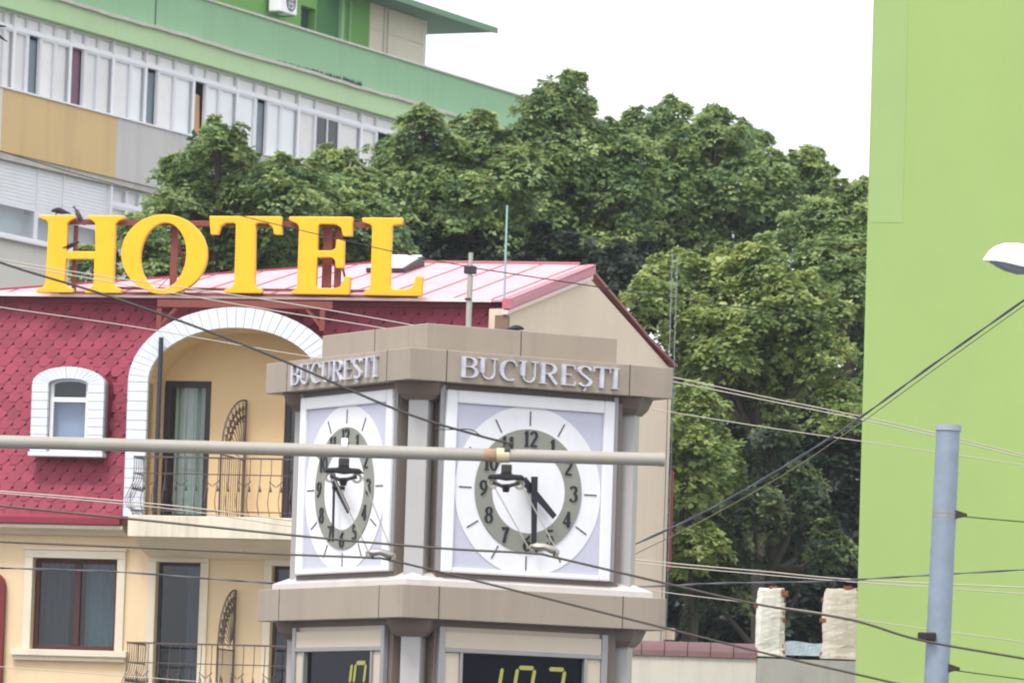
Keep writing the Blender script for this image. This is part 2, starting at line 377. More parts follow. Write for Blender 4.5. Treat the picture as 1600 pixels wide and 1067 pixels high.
# stones of an arch: jambs and voussoirs
def arch(par, cx, z0, zs_, ao, bo, ai, bi, y0, y1, n_arc, hj, nm, jambs=(1, 1)):
    gap = .007
    mor = MB()
    P = lambda t, a, b: (cx - a*cos(t), zs_ + b*sin(t))
    for i in range(n_arc*2):
        t0, t1 = pi*i/n_arc/2, pi*(i+1)/n_arc/2
        mor.prism([P(t0, ai+.004, bi+.004), P(t0, ao-.01, bo-.01), P(t1, ao-.01, bo-.01), P(t1, ai+.004, bi+.004)], y0+.012, y1)
    for s, on in zip((-1, 1), jambs):
        if on: mor.box(min(cx+s*(ao-.01), cx+s*(ai+.004)), max(cx+s*(ao-.01), cx+s*(ai+.004)), y0+.012, y1, z0, zs_)
    back = mor.build(nm, m_mortar, par)
    for i in range(n_arc):
        t0, t1 = pi*i/n_arc+gap/ao/2, pi*(i+1)/n_arc-gap/ao/2
        tm = (t0+t1)/2
        MB().prism([P(t0, ai, bi), P(t0, ao, bo), P(tm, ao, bo), P(t1, ao, bo), P(t1, ai, bi), P(tm, ai, bi)], y0+random.uniform(-.003, .003), y0+.1).build('stone', m_stone, back, bevel=.006)
    nj = max(1, round((zs_-z0)/hj)); hh = (zs_-z0)/nj
    st = MB().box(-(ao-ai)/2, (ao-ai)/2, 0, .1, gap/2, hh-gap/2).build('stone', m_stone, back, bevel=.006)
    first = True
    for s, on in zip((-1, 1), jambs):
        if not on: continue
        for j in range(nj):
            L_ = (cx+s*(ao+ai)/2, y0+random.uniform(-.003, .003), z0+j*hh)
            if first: st.location = L_; first = False
            else: copyobj(st, back, L_)
    return back
arch(hotel, cx, zs1, zsp, aro, zap-zsp, ari, zai-zsp, -.55, -.2, 34, .142, 'balcony_arch')
# arch returns (dormer cheeks behind the stones)
ch = MB()
for i in range(n):
    (xa, za), (xc, zc) = ell(pi*i/n, aro-.03, zap-zsp-.03), ell(pi*(i+1)/n, aro-.03, zap-zsp-.03)
    ch.quad((xa, -.45, za), (xc, -.45, zc), (xc, .4, zc), (xa, .4, za))
ch.quad((cx+aro-.03, -.45, zs1), (cx+aro-.03, .4, zs1), (cx+aro-.03, .4, zsp), (cx+aro-.03, -.45, zsp)); ch.quad((cx-aro+.03, -.45, zs1), (cx-aro+.03, .4, zs1), (cx-aro+.03, .4, zsp), (cx-aro+.03, -.45, zsp))
ch.build('dormer_cheek', m_redmetal, hotel)
xp = H.x(247, 660, -.66)
MB().tube([(xp, -.66, zs1), (xp, -.66, H.z(247, 527, -.66))], .038, 10).build('post', M('navy_pipe', S(46, 46, 62), .4, .1), hotel, smooth=True)

# mansard backing and shingles
dcx, dz0_, dzs = H.x(105, 640, -.5), H.z(105, 712, -.5), H.z(105, 600, -.5)
do, di = 60*k_, 33*k_; dbo, dbi = 28*k_, 9*k_
back = MB()
zb = zf-.02
xa1, xa2 = cx-aro+.02, cx+aro-.02
def mq(x0, x1, z0, z1): back.quad((x0, ym(z0)+.02, z0), (x1, ym(z0)+.02, z0), (x1, ym(z1)+.02, z1), (x0, ym(z1)+.02, z1))
mq(XL, xa1, zb, zt); mq(xa2, XR, zs1, zt)
for i in range(24):
    t0, t1 = pi*i/24, pi*(i+1)/24
    (x_0, z_0), (x_1, z_1) = ell(t0, aro-.02, zap-zsp-.02), ell(t1, aro-.02, zap-zsp-.02)
    back.quad((x_0, ym(z_0)+.02, z_0), (x_1, ym(z_1)+.02, z_1), (x_1, ym(zt)+.02, zt), (x_0, ym(zt)+.02, zt))
mans = back.build('mansard_roof', m_redback, hotel)
tw, th = .213, .143
slope = atan2(.68, zt-zf)
def shingle_mb():
    h = th*1.35
    poly = [(-tw*.49, th), (-tw*.49, th*.3), (-tw*.36, 0), (tw*.08, 0), (tw*.49, th*.7), (tw*.49, th), (tw*.49, h), (-tw*.49, h)]
    mb = MB(); n_ = len(poly)
    fr = [(x, -.012 + z/h*.009, z) for x, z in poly]; bk = [(x, -.004 + z/h*.004, z) for x, z in poly]
    mb.add(fr+bk, [tuple(range(n_))] + [(i, i+n_, (i+1) % n_+n_, (i+1) % n_) for i in range(n_)])
    return mb
proto = shingle_mb().build('shingle', m_shing, mans); protome = proto.data
cells = []
for j in range(int((zt-zf)/cos(slope)/th)+1):
    z = zf + j*th*cos(slope); x = XL + (tw/2 if j % 2 else 0)
    while x < XR:
        zc = z+th*.5
        vis = True
        if z+th*.6 > zt: vis = False
        ina = abs(x-cx) < aro+.02 and zc < zsp+ (zap-zsp)*sqrt(max(0, 1-((x-cx)/(aro+.02))**2))+.02
        ind = abs(x-dcx) < do-.02 and dz0_+.05 < zc < dzs + dbo*.8
        if abs(x-cx) < aro and zc < zsp: ina = True
        if vis and not ina and not ind: cells.append((x, z))
        x += tw
def seen(c):                                     # which show in the photograph
    x, z = c; P_ = H.O + H.e*x + H.v*ym(z); d = P_ + np.array([0, 0, z]) - CAM
    px = 800 + F*np.dot(d, _r)/np.dot(d, _f); py = 533.5 - F*np.dot(d, _u)/np.dot(d, _f)
    return px > -12 and not (px > 500 and py > 540) and not (px > 560 and py > 525)
vis = [c for c in cells if seen(c)]; rest = [c for c in cells if not seen(c) and (c[0] < xa1 or c[0] > xa2 or c[1] > zap-.3)]
vis.sort(key=lambda c: (abs(c[0]-cx) < aro*.8, c[0]))
def place(o, c):
    o.location = (c[0], ym(c[1]) + random.uniform(-.003, .002), c[1]); o.rotation_euler = (-slope + random.uniform(-.012, .012), random.uniform(-.015, .015), random.uniform(-.02, .02))
place(proto, vis[0])
for c in vis[1:300]: place(copyobj(proto, mans), c)
rs = MB(); sm = shingle_mb()
for c in vis[300:]+rest:
    rs.add([(c[0]+a, ym(c[1])+b*cos(slope)+d*sin(slope), c[1]+d*cos(slope)) for a, b, d in sm.v], sm.f)
rs.build('shingle_field', m_shing, mans, kind='stuff')
# end return of the mansard
zt2 = zt+.02
MB().slab([(XR, ym(zs1)-.05, zs1), (XR, ym(zt)-.05, zt), (XR, .6, zt), (XR, .6, zs1)], (.1, 0, 0)).build('mansard_end', m_redmetal, hotel)
MB().box(XL, XR+.02, ym(zt)-.07, ym(zt)+.2, zt-.06, zt+.02).build('eave_trim', m_redmetal, hotel)

# arched dormer window
dm = MB(); 
for i in range(16):
    P_ = lambda t: (dcx-(do-.012)*cos(t), dzs+(dbo-.012)*sin(t))
    (xa, za), (xc, zc) = P_(pi*i/16), P_(pi*(i+1)/16)
    dm.quad((xa, -.46, za), (xc, -.46, zc), (xc, .2, zc), (xa, .2, za))
for s in (-1, 1): dm.quad((dcx+s*(do-.012), -.46, dz0_), (dcx+s*(do-.012), .2, dz0_), (dcx+s*(do-.012), .2, dzs), (dcx+s*(do-.012), -.46, dzs))
dm.quad((dcx-do, -.46, dz0_), (dcx+do, -.46, dz0_), (dcx+do, .2, dz0_), (dcx-do, .2, dz0_))
dm.build('dormer_cheek', m_redmetal, hotel)
da = arch(hotel, dcx, dz0_+.06, dzs, do, dbo, di, dbi, -.5, -.25, 17, .128, 'dormer_window')
MB().box(dcx-do-.02, dcx+do+.02, -.53, -.3, dz0_-.01, dz0_+.055).build('sill', m_stone, da, bevel=.008)
fx = di-.005; zt_ = H.z(105, 624, -.4)
fr = MB(); fw_ = .055
fr.box(dcx-fx, dcx-fx+fw_, -.38, -.32, dz0_+.06, dzs).box(dcx+fx-fw_, dcx+fx, -.38, -.32, dz0_+.06, dzs).box(dcx-fx+fw_, dcx+fx-fw_, -.38, -.32, zt_-.035, zt_+.035).box(dcx-fx+fw_, dcx+fx-fw_, -.38, -.32, dz0_+.06, dz0_+.12)
for i in range(10):
    t0, t1 = pi*i/10, pi*(i+1)/10
    Q = lambda t, e: (dcx-(fx-e)*cos(t), dzs+(dbi-e*.6)*sin(t)-.001)
    fr.prism([Q(t0, 0), Q(t1, 0), Q(t1, .055), Q(t0, .055)], -.38, -.32)
wf = fr.build('frame', m_white, da)
MB().box(dcx-fx+.05, dcx+fx-.05, -.35, -.345, dz0_+.12, zt_-.036).build('pane', m_glass, da)
MB().box(dcx-fx+.05, dcx+fx-.05, -.35, -.345, zt_+.036, dzs+dbi-.03).build('pane', m_glassd, da)
MB().box(dcx-fx, dcx+fx, -.2, -.19, dz0_+.06, zt_).build('blind', M('blue_grey_blind', S(140, 155, 182), .8, .06, 3), da)
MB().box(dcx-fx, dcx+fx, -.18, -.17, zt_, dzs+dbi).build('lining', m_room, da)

# metal roof
ye = .06; ze = zt+.035
gx, gy = H.locz(1050, 570, ze)                   # back corner of the gable, at eave height
xe1 = H.x(768, 471, ye)
def projx(q):
    d = H.O + H.e*q[0] + H.v*q[1] + np.array([0, 0, q[2]]) - CAM
    return 800 + F*np.dot(d, _r)/np.dot(d, _f)
XG_ = H.x(783, 640)
tm = min(np.linspace(.3, .6, 61), key=lambda t: abs(projx((XG_+(gx-XG_)*t, .06+(gy-.06)*t, ze+.9))-917))
yr = .06+(gy-.06)*tm
xr1, zr1 = H.loc(906, 415, yr)
xr0, zr0 = H.loc(604, 410, yr); zr0 = zr1
xe0 = H.x(-45, 459, ye)
A0, A1, R1, R0 = map(np.array, ((xe0, ye, ze), (xe1, ye, ze), (xr1, yr, zr1), (xr0, yr, zr1)))
roof = MB().slab([A0, A1, R1, R0], (0, 0, -.05)).build('metal_roof', m_redback, hotel)
MB().slab([R0, R1, (gx+.1, gy, ze), (xe0, gy, ze)], (0, 0, -.05)).build('rear_slope', m_redmetal, roof)
MB().slab([A0, R0, (xe0, gy, ze)], (0, 0, -.05)).build('hip_slope', m_redmetal, roof)
nP = 14
m_seam = M('seam_red', S(150, 84, 90), .5, .1, 3)
nrm = np.cross(A1-A0, R1-A1); nrm /= np.linalg.norm(nrm); nrm *= np.sign(nrm[2])
gd = (R1-A1)                                      # seam direction, parallel to the verge
def hitridge(a):                                  # from eave point a run along gd until hip or ridge
    t = 1.0
    q = a+gd
    if q[0] < R0[0]:                              # meets the hip line A0-R0
        # solve a + t*gd = A0 + s*(R0-A0) in xy
        Mx = np.array([[gd[0], -(R0-A0)[0]], [gd[1], -(R0-A0)[1]]]); s_ = np.linalg.solve(Mx, (A0-a)[:2]); t = max(.02, min(1, s_[0])); q = a+gd*t
    return q
edges = [A0 + (A1-A0)*k/nP for k in range(nP+1)]
tops = [hitridge(e) for e in edges]; tops[-1] = R1
for k in range(nP):
    a, b, c, d = edges[k], edges[k+1], tops[k+1], tops[k]
    poly = [a, b, c, d]
    if d[2] < zr1-.02 and c[2] > zr1-.02: poly = [a, b, c, R0, d]
    mid = sum(poly)/len(poly)
    pl = [mid+(q-mid)*.996+nrm*.006 for q in poly]
    MB().slab(pl, nrm*.012).build('roof_panel', m_roofpink, roof)
    if k:
        if np.linalg.norm(d-a) > .3: MB().tube([a+nrm*.022, d+nrm*.022], .012, 4).build('seam', m_seam, roof)
MB().tube([R0+nrm*.02, R1+nrm*.02], .04, 6).build('ridge_cap', m_redmetal, roof)
MB().tube([A0+nrm*.02, R0+nrm*.02], .03, 6).build('hip_cap', m_redmetal, roof)
MB().box(xe0, xe1, ye-.03, ye+.0, ze-.035, ze+.022).build('drip_edge', M('pale_drip_edge', S(240, 214, 214), .35, .05, metal=.3), roof)
# gable wall + verge
gx0 = XG
zb0 = ze-.12
dirg = np.array([gx-gx0, gy]); dirg = dirg/np.linalg.norm(dirg)
ng = np.array([dirg[1], -dirg[0], 0])             # outward from the gable wall
apx = R1 + np.array([.0, 0, 0]); 
a_ = np.array([gx0, .06, 0]); b_ = np.array([gx, gy, 0]); m_ = a_+(b_-a_)*tm
zA = H.z(918, 443, yr)
gab = MB()
poly = [(a_[0], a_[1], 0), (b_[0], b_[1], 0), (b_[0], b_[1], ze-.1), (m_[0], m_[1], zr1-.16), (a_[0], a_[1], ze-.14)]
gab.slab(poly, -ng*.25)
gab.build('gable_wall', m_gable, hotel)
fas = MB(); o_ = ng*.02
def verge(za, zb_, t0, t1, th0, out):
    pa, pb = a_+(b_-a_)*t0, a_+(b_-a_)*t1
    pa = np.array([pa[0], pa[1], za])+ng*out; pb = np.array([pb[0], pb[1], zb_])+ng*out
    return [pa, pb, pb-np.array([0, 0, th0]), pa-np.array([0, 0, th0])]
MB().slab(verge(ze+.0, zr1+.02, -.02, tm, .15, .14), -ng*.13).build('verge_board', M('faded_red_metal', S(186, 100, 114), .45, .12, 2), roof)
MB().slab(verge(ze-.175, zr1-.155, -.02, tm, .06, .1), -ng*.09).build('verge_trim', M('pale_pink_trim', S(236, 200, 200), .5, .06), roof)
MB().slab(verge(zr1+.02, ze+.0, tm, 1.0, .045, .03), -ng*.09).build('verge_board', M('faded_brown_trim', S(150, 92, 84), .6, .1, 2), roof)
MB().slab([A1, R1, np.array([m_[0], m_[1], zr1+.015])+ng*.14, np.array([a_[0], a_[1], ze+.01])+ng*.14], (0, 0, -.03)).build('verge_sheet', m_roofpink, roof)
dp = np.array([gx, gy, 0])+ng*.05+np.array([dirg[0], dirg[1], 0])*.03
MB().tube([dp+np.array([0, 0, H.locx(1046, 893, gx)[1]]), dp+np.array([0, 0, H.locx(1047, 735, gx)[1]])], .03, 8).build('drain_pipe', m_redmetal, hotel)
zbr = 5.0
MB().box(gx-.1, gx+.16, gy-.05, gy+.14, zbr-.15, zbr+.05).build('wall_bracket', m_gable, hotel)
MB().box(XL, XG-.35, 8.9, 9.05, 0, ze-.05).build('rear_wall', m_peach, hotel)
MB().box(XL-.1, XL, 0, 9.05, 0, ze-.05).build('end_wall', m_peach, hotel)
# skylight hatch
def onroof(px, py):
    d = ray(px, py); O3 = H.O; 
    # plane through A0 with normal nrm in local coords
    R3 = np.array([H.e, H.v, [0, 0, 1]])
    dl = R3 @ d; cl = R3 @ (CAM-O3)
    t = np.dot(A0-cl, nrm)/np.dot(dl, nrm); return cl+dl*t
q = [onroof(572, 428), onroof(632, 430), onroof(660, 410), onroof(603, 404)]
ux = np.array([1., 0, 0]); uy = gd/np.linalg.norm(gd)
q0 = onroof(572, 428); wsk = H.x(632, 428, q0[1])-q0[0]; lsk = 1.15
def rp(a, b, c): return q0+ux*a+uy*b+nrm*c
sk = MB().loft([[rp(0, 0, .02), rp(wsk, 0, .02), rp(wsk, lsk, .02), rp(0, lsk, .02)], [rp(0, 0, .09), rp(wsk, 0, .09), rp(wsk, lsk, .17), rp(0, lsk, .17)]]).build('skylight', m_dark, roof)
MB().loft([[rp(.03, .02, .095), rp(wsk-.03, .02, .095), rp(wsk-.03, lsk-.03, .175), rp(.03, lsk-.03, .175)], [rp(.03, .02, .12), rp(wsk-.03, .02, .12), rp(wsk-.03, lsk-.03, .2), rp(.03, lsk-.03, .2)]]).build('skylight_lid', M('pale_lid', S(225, 228, 232), .25, .05), sk)

# ================================================================== HOTEL SIGN
m_yel = M('yellow_letter', S(250, 188, 26, .9), .4, .07, 2.5, 0, 60, .35, S(214, 156, 40))
yl = -.12
sgx, sgz = H.loc(360, 460, yl)
sgn = thing('hotel_sign', 'large yellow rooftop letters spelling HOTEL on a red steel frame', 'sign', tuple(H.O + H.e*sgx + H.v*yl + np.array([0, 0, sgz])), H.rot)
def z2(zx, zy, reg):
    s_ = 420/1600; ox, oy = ((0, 220), (400, 300))[reg]
    x, z = H.loc(ox+zx*s_, oy+zy*s_, yl); return (x-sgx, z-sgz)
def rrect(pts, reg): return [z2(a, b, reg) for a, b in pts]
Hp = [(237, 445), (455, 445), (455, 462), (425, 475), (405, 492), (402, 660), (572, 660), (570, 492), (552, 476), (522, 464), (522, 446), (745, 447), (745, 466), (710, 478), (690, 495), (682, 850), (695, 872), (727, 884), (727, 908), (510, 908), (510, 886), (545, 874), (560, 855), (566, 706), (398, 706), (388, 850), (402, 868), (440, 882), (440, 905), (222, 905), (222, 884), (258, 872), (276, 850), (292, 492), (280, 476), (237, 462)]
Tp = [(1250, 450), (1680, 452), (1680, 560), (1636, 560), (1628, 520), (1600, 494), (1540, 490), (1525, 500), (1520, 860), (1535, 876), (1566, 886), (1566, 910), (1340, 908), (1340, 886), (1380, 874), (1398, 855), (1408, 500), (1395, 490), (1345, 492), (1318, 510), (1303, 560), (1258, 560)]
Ep = [(200, 148), (578, 150), (575, 265), (522, 265), (510, 215), (480, 195), (385, 192), (375, 205), (370, 350), (455, 350), (478, 335), (482, 285), (530, 285), (526, 455), (478, 455), (475, 410), (455, 392), (368, 392), (362, 560), (375, 572), (480, 574), (512, 560), (535, 500), (568, 506), (558, 614), (215, 610), (215, 592), (238, 582), (248, 560), (260, 210), (250, 192), (200, 170)]
Lp = [(635, 155), (875, 156), (873, 194), (825, 198), (812, 212), (802, 560), (815, 580), (900, 580), (935, 566), (958, 500), (998, 505), (988, 622), (645, 615), (645, 594), (672, 584), (684, 565), (695, 212), (685, 196), (636, 180)]
m_side = M('letter_side', S(244, 226, 170), .4, .04)
def letter(poly, lab):
    o_ = MB().prism(poly, -.05, .05).build('letter', m_yel, sgn, bevel=.012, label=lab)
    return o_
letter(rrect(Hp, 0), 'yellow letter H')
no = 56; oc, ic = (981, 678), (976, 686)
outer = [z2(oc[0]+256*sin(2*pi*k/no), oc[1]-238*cos(2*pi*k/no), 0) for k in range(no)]
inner = [z2(ic[0]+136*sin(2*pi*k/no)-12*cos(2*pi*k/no)*-1, ic[1]-196*cos(2*pi*k/no), 0) for k in range(no)]
Ov = [(x, -.05, z) for x, z in outer]+[(x, -.05, z) for x, z in inner]+[(x, .05, z) for x, z in outer]+[(x, .05, z) for x, z in inner]
Of = []
for k in range(no):
    m2 = (k+1) % no; Of += [(k, m2, no+m2, no+k), (k, 2*no+k, 2*no+m2, m2), (no+k, no+m2, 3*no+m2, 3*no+k), (2*no+k, 3*no+k, 3*no+m2, 2*no+m2)]
MB().add(Ov, Of).build('letter', m_yel, sgn, bevel=.012, label='yellow letter O')
letter(rrect(Tp, 0), 'yellow letter T'); letter(rrect(Ep, 1), 'yellow letter E'); letter(rrect(Lp, 1), 'yellow letter L')
def sp(px, py): x, z = H.loc(px, py, yl); return x-sgx, z-sgz
fm = MB()
xa, za = sp(100, 345); xz, zz = sp(612, 350)
MB().box(xa, xz, .09, .15, za-.045, za+.035).build('top_rail', m_rust, sgn)
xb_, zb_ = sp(90, 456)
MB().box(xb_, sp(650, 460)[0], .08, .12, zb_-.02, zb_+.02).build('bottom_rail', m_rust, sgn)
MB().box(xb_+.6, sp(600, 460)[0], .3, .34, zb_+.08, zb_+.12).build('bottom_rail', m_rust, sgn)
for px_, wd in ((267, .05), (507, .07), (524, .05), (112, .03), (168, .03), (598, .04), (384, .04)):
    xv, zv = sp(px_, 400); MB().box(xv-wd, xv+wd, .155, .22, zb_-.03, za-.05).build('upright', m_rust, sgn)
for px_ in (267, 515): 
    xv, zv = sp(px_, 400); MB().tube([(xv, .2, za-.15), (xv+.06, 1.0, zb_+.22)], .02, 5).build('brace', m_rust, sgn)
for px_, s_ in ((262, -1), (262, 1)):
    xv, zv = sp(px_, 400); MB().tube([(xv, .1, zb_+.25), (xv+s_*.28, .2, zb_+.0)], .008, 4).build('stay', m_rust, sgn)
# bracket beam below the eave carrying the sign
ybm = -.3
def bp(px, py): x, z = H.loc(px, py, ybm); return x-sgx, z-sgz
x0_, z0_ = bp(247, 472); x1_, z1_ = bp(520, 478)
MB().box(x0_, x1_, ybm-yl-.04, ybm-yl+.04, z0_-.075, z0_+.04).build('beam', m_rust, sgn)
for px_, s_ in ((250, 1), (505, -1)):
    xv, zv = bp(px_, 474)
    MB().box(xv-.04, xv+.04, ybm-yl-.03, ybm-yl+.03, zv-.42, zv-.077).tube([(xv, ybm-yl, zv-.38), (xv+s_*.27, ybm-yl, zv-.07)], .035, 5).build('bracket', m_rust, sgn)
    MB().box(xv-.03, xv+.03, ybm-yl+.05, .35, zv-.08, zv-.02).build('bracket_arm', m_rust, sgn)

# ================================================================== post, antennas on the roof
m_galv = M('galvanised_steel', S(134, 146, 160), .5, .16, 5, .05, 60, .2, S(110, 110, 110), metal=.3)
m_grey = M('grey_post', S(168, 162, 156), .6, .1, 3)
yp = -.5
xq, zq0 = H.loc(732, 512, yp); zq1 = H.z(731, 395, yp)
post = thing('roof_post', 'grey steel post with a cable clamp in front of the red roof end', 'post', tuple(H.O+H.e*xq+H.v*yp+np.array([0, 0, zs1])), H.rot)
hp = zq1-zs1
MB().tube([(0, 0, 0), (0, 0, hp-.35)], .045, 10).tube([(0, 0, hp-.35), (0, 0, hp)], .036, 10).build('shaft', m_grey, post, smooth=True)
MB().box(-.09, .09, -.06, .06, hp-.32, hp-.2).build('clamp', m_dark, post, bevel=.01)
MB().box(-.06, .03, -.055, .055, hp-.72, hp-.69).build('collar', m_dark, post)
ya = 2.2
xq, zq0 = H.loc(787, 494, -.05); xq2, zq2 = H.loc(793, 316, -.05)
ant = thing('antenna', 'thin pale blue whip antenna above the roof corner', 'antenna', tuple(H.O+H.e*xq-H.v*.05+np.array([0, 0, zq0-.05])), H.rot)
MB().tube([(0, 0, 0), (0, 0, (zq2-zq0))], [.022, .014], 6).build('rod', M('pale_blue_steel', S(150, 176, 186), .4, .05), ant)
MB().box(-.12, .09, -.08, .03, -.16, .06).build('bracket', M('old_bracket', S(120, 96, 84), .7, .2), ant, bevel=.01)
p1, p2 = atY(1048, 592, 97), atY(1054, 392, 97)
mast = thing('lattice_mast', 'thin faint twin-rod radio mast behind the gable corner', 'antenna', (p1[0], p1[1], 0))
MB().tube([(-.035, 0, 0), (-.035, 0, p2[2])], .008, 5).build('rod', m_galv, mast)
MB().tube([(.05, 0, 0), (.05, 0, p2[2]-.1)], .008, 5).build('rod', m_galv, mast)

# ================================================================== CLOCK TOWER
SW = 2.62
pc = atY(641, 545, 48)
rot_t = 30
fc = Frame(pc, rot_t)
T = Frame(fc.O + fc.e*SW/2 + fc.v*SW/2, rot_t)
tower = thing('clock_tower', 'beige street clock tower with two white dials and metal lettering on its top band', 'clock tower', (T.O[0], T.O[1], 0), T.rot)
m_band = M('beige_composite', S(164, 151, 136, .84), .5, .09, 1.1, .03, 60, .4, S(110, 98, 86))
m_bandd = M('brown_cap', S(110, 96, 88), .5, .08, 2)
m_panel = M('white_panel', (.74, .74, .765), .35, .05, 2, 0, 60, .22, S(180, 176, 172))
m_lav = M('lavender_panel', S(186, 187, 202), .35, .06, 1.2, 0, 60, .15, S(160, 156, 160))
m_alu = M('brushed_aluminium', S(148, 147, 148), .38, .06, 3, 0, 60, .12, S(120, 120, 120), metal=.4)
m_col = M('pale_grey_column', S(168, 165, 164), .4, .05, 2, 0, 60, .15, S(140, 138, 138))
m_gap = M('dark_joint_shadow', S(62, 54, 52), .7, .1, 3)
m_ring = M('grey_green_ring', S(142, 143, 132, .86), .45, .04, 2)
m_black = M('black_print', S(26, 30, 38), .4, .05)
m_letter = M('silver_letter', S(190, 190, 200), .4, .3, 9, metal=.2)
hS = SW/2; hb = hS-.1
zT1, zT0, zL1, zL0 = 5.655, 5.385, 3.652, 3.372
zU = T.loc(800, 515.5, -hS+.36)[1]
def sqb(mb, h, z0, z1): return mb.box(-h, h, -h, h, z0, z1)
def side_tf(k):                                    # rotate (x, y, z) of the front (right) face to the k-th side
    c, s_ = ((1, 0), (0, -1), (-1, 0), (0, 1))[k]
    off = -.04 if k == 0 else 0                     # the right face's panel sits a little towards the corner
    return lambda p_: ((p_[0]+off)*c - p_[1]*s_, (p_[0]+off)*s_ + p_[1]*c, p_[2])
def tf(mb, k):
    f_ = side_tf(k); mb.v = [f_(q_) for q_ in mb.v]; return mb
# cores
m_body = M('brown_body', S(112, 100, 92), .6, .08, 2)
MB().box(-.9, .9, -hb+.052, hb-.052, .02, zT0-.06).build('core', m_body, tower); MB().box(-hb+.054, hb-.054, -.9, .9, .02, zT0-.061).build('core', m_body, tower)
up_ = sqb(MB(), hS-.36, zT1, zU).build('upper_tier', m_band, tower, bevel=.006)
band = sqb(MB(), hS, zT0, zT1).build('top_band', m_band, tower, bevel=.006)
band2 = sqb(MB(), hS, zL0, zL1).build('lower_band', m_band, tower, bevel=.006)
MB().box(-hS+.02, hS-.02, -hS+.02, hS-.02, zU, zU+.001).build('x', m_band, tower) if False else None
for k in range(2):                                 # joints between the cladding sheets
    for xj in (-.91, .91):
        tf(MB().box(xj-.004, xj+.004, -hS-.002, -hS+.01, zT0, zT1), k).build('joint', m_gap, band)
        tf(MB().box(xj-.004, xj+.004, -hS-.002, -hS+.01, zL0, zL1), k).build('joint', m_gap, band2)
    tf(MB().box(-.004+.02, .004+.02, -hS+.358, -hS+.37, zT1, zU), k).build('joint', m_gap, up_)
sqb(MB(), hb-.22, zT0-.05, zT0-.002).build('shadow_board', m_gap, tower)  # dark boards stand in for the shadow lines under both bands
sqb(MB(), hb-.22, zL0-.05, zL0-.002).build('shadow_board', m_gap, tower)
def sqr(h, z): return [(-h, -h, z), (h, -h, z), (h, h, z), (-h, h, z)]
sk_ = MB().loft([sqr(hb+.012, zL1+.002), sqr(hb+.012, zL1+.05), sqr(hb-.13, zL1+.12)])
sk_.build('ledge', M('grey_white_ledge', S(206, 200, 196, .9), .5, .06, 2, 0, 60, .4, S(150, 144, 138)), tower)
# corner columns with brackets
def corner(sx, sy, z0, z1):
    c0 = hb-.19; q_ = .135
    def dia(c, r_, z): return [(c*sx+r_*cos(a)*1, c*sy+r_*sin(a), z) for a in (0, pi/2, pi, 3*pi/2)]
    # square post turned 45 degrees = diamond turned 45 -> octagon-like flat facing the corner
    def sq(c, hw, hd, z):
        d_ = np.array([sx, sy])/sqrt(2); t_ = np.array([-d_[1], d_[0]])
        return [tuple(np.array([c*sx, c*sy])+d_*a*hd+t_*b*hw)+(z,) for a, b in ((1, 1), (1, -1), (-1, -1), (-1, 1))]
    MB().loft([sq(c0, .085, .1, z0), sq(c0, .085, .1, z1-.14)]).build('corner_column', m_col, tower, bevel=.004)
    MB().loft([sq(c0, .125, .11, z1-.15), sq(c0, .17, .15, z1-.1), sq(c0, .2, .19, z1-.003)]).build('column_bracket', m_bandd, tower)
for sx in (-1, 1):
    for sy in (-1, 1):
        corner(sx, sy, zL1, zT0); corner(sx, sy, .02, zL0)
# glyphs drawn with a broad pen
def pen(mb, pts, thick, thin, k=[0], d0=0., d1=.012, mode=None):
    k[0] = (k[0]+1) % 7; y0 = d0 - k[0]*.0006
    pts = [np.array(q_, float) for q_ in pts]; L_, R_ = [], []
    for i, q_ in enumerate(pts):
        t_ = pts[min(i+1, len(pts)-1)]-pts[max(i-1, 0)]; t_ /= np.linalg.norm(t_)+1e-9
        wv = (thin + (thick-thin)*abs(t_[1])**1.5) if mode is None else mode
        n_ = np.array([-t_[1], t_[0]])*wv/2; L_.append(q_+n_); R_.append(q_-n_)
    n_ = len(pts)
    vs_ = [(a[0], y0, a[1]) for a in L_]+[(a[0], y0, a[1]) for a in R_]+[(a[0], d1, a[1]) for a in L_]+[(a[0], d1, a[1]) for a in R_]
    fs_ = []
    for i in range(n_-1):
        fs_ += [(i, i+1, n_+i+1, n_+i), (i, 2*n_+i, 2*n_+i+1, i+1), (n_+i, n_+i+1, 3*n_+i+1, 3*n_+i)]
    fs_ += [(0, n_, 3*n_, 2*n_), (n_-1, 2*n_-1, 4*n_-1, 3*n_-1)]
    mb.add(vs_, fs_)
def arc_(cx_, cy_, rx_, ry_, a0, a1, n_=12): return [(cx_+rx_*cos(radians(a)), cy_+ry_*sin(radians(a))) for a in np.linspace(a0, a1, n_)]
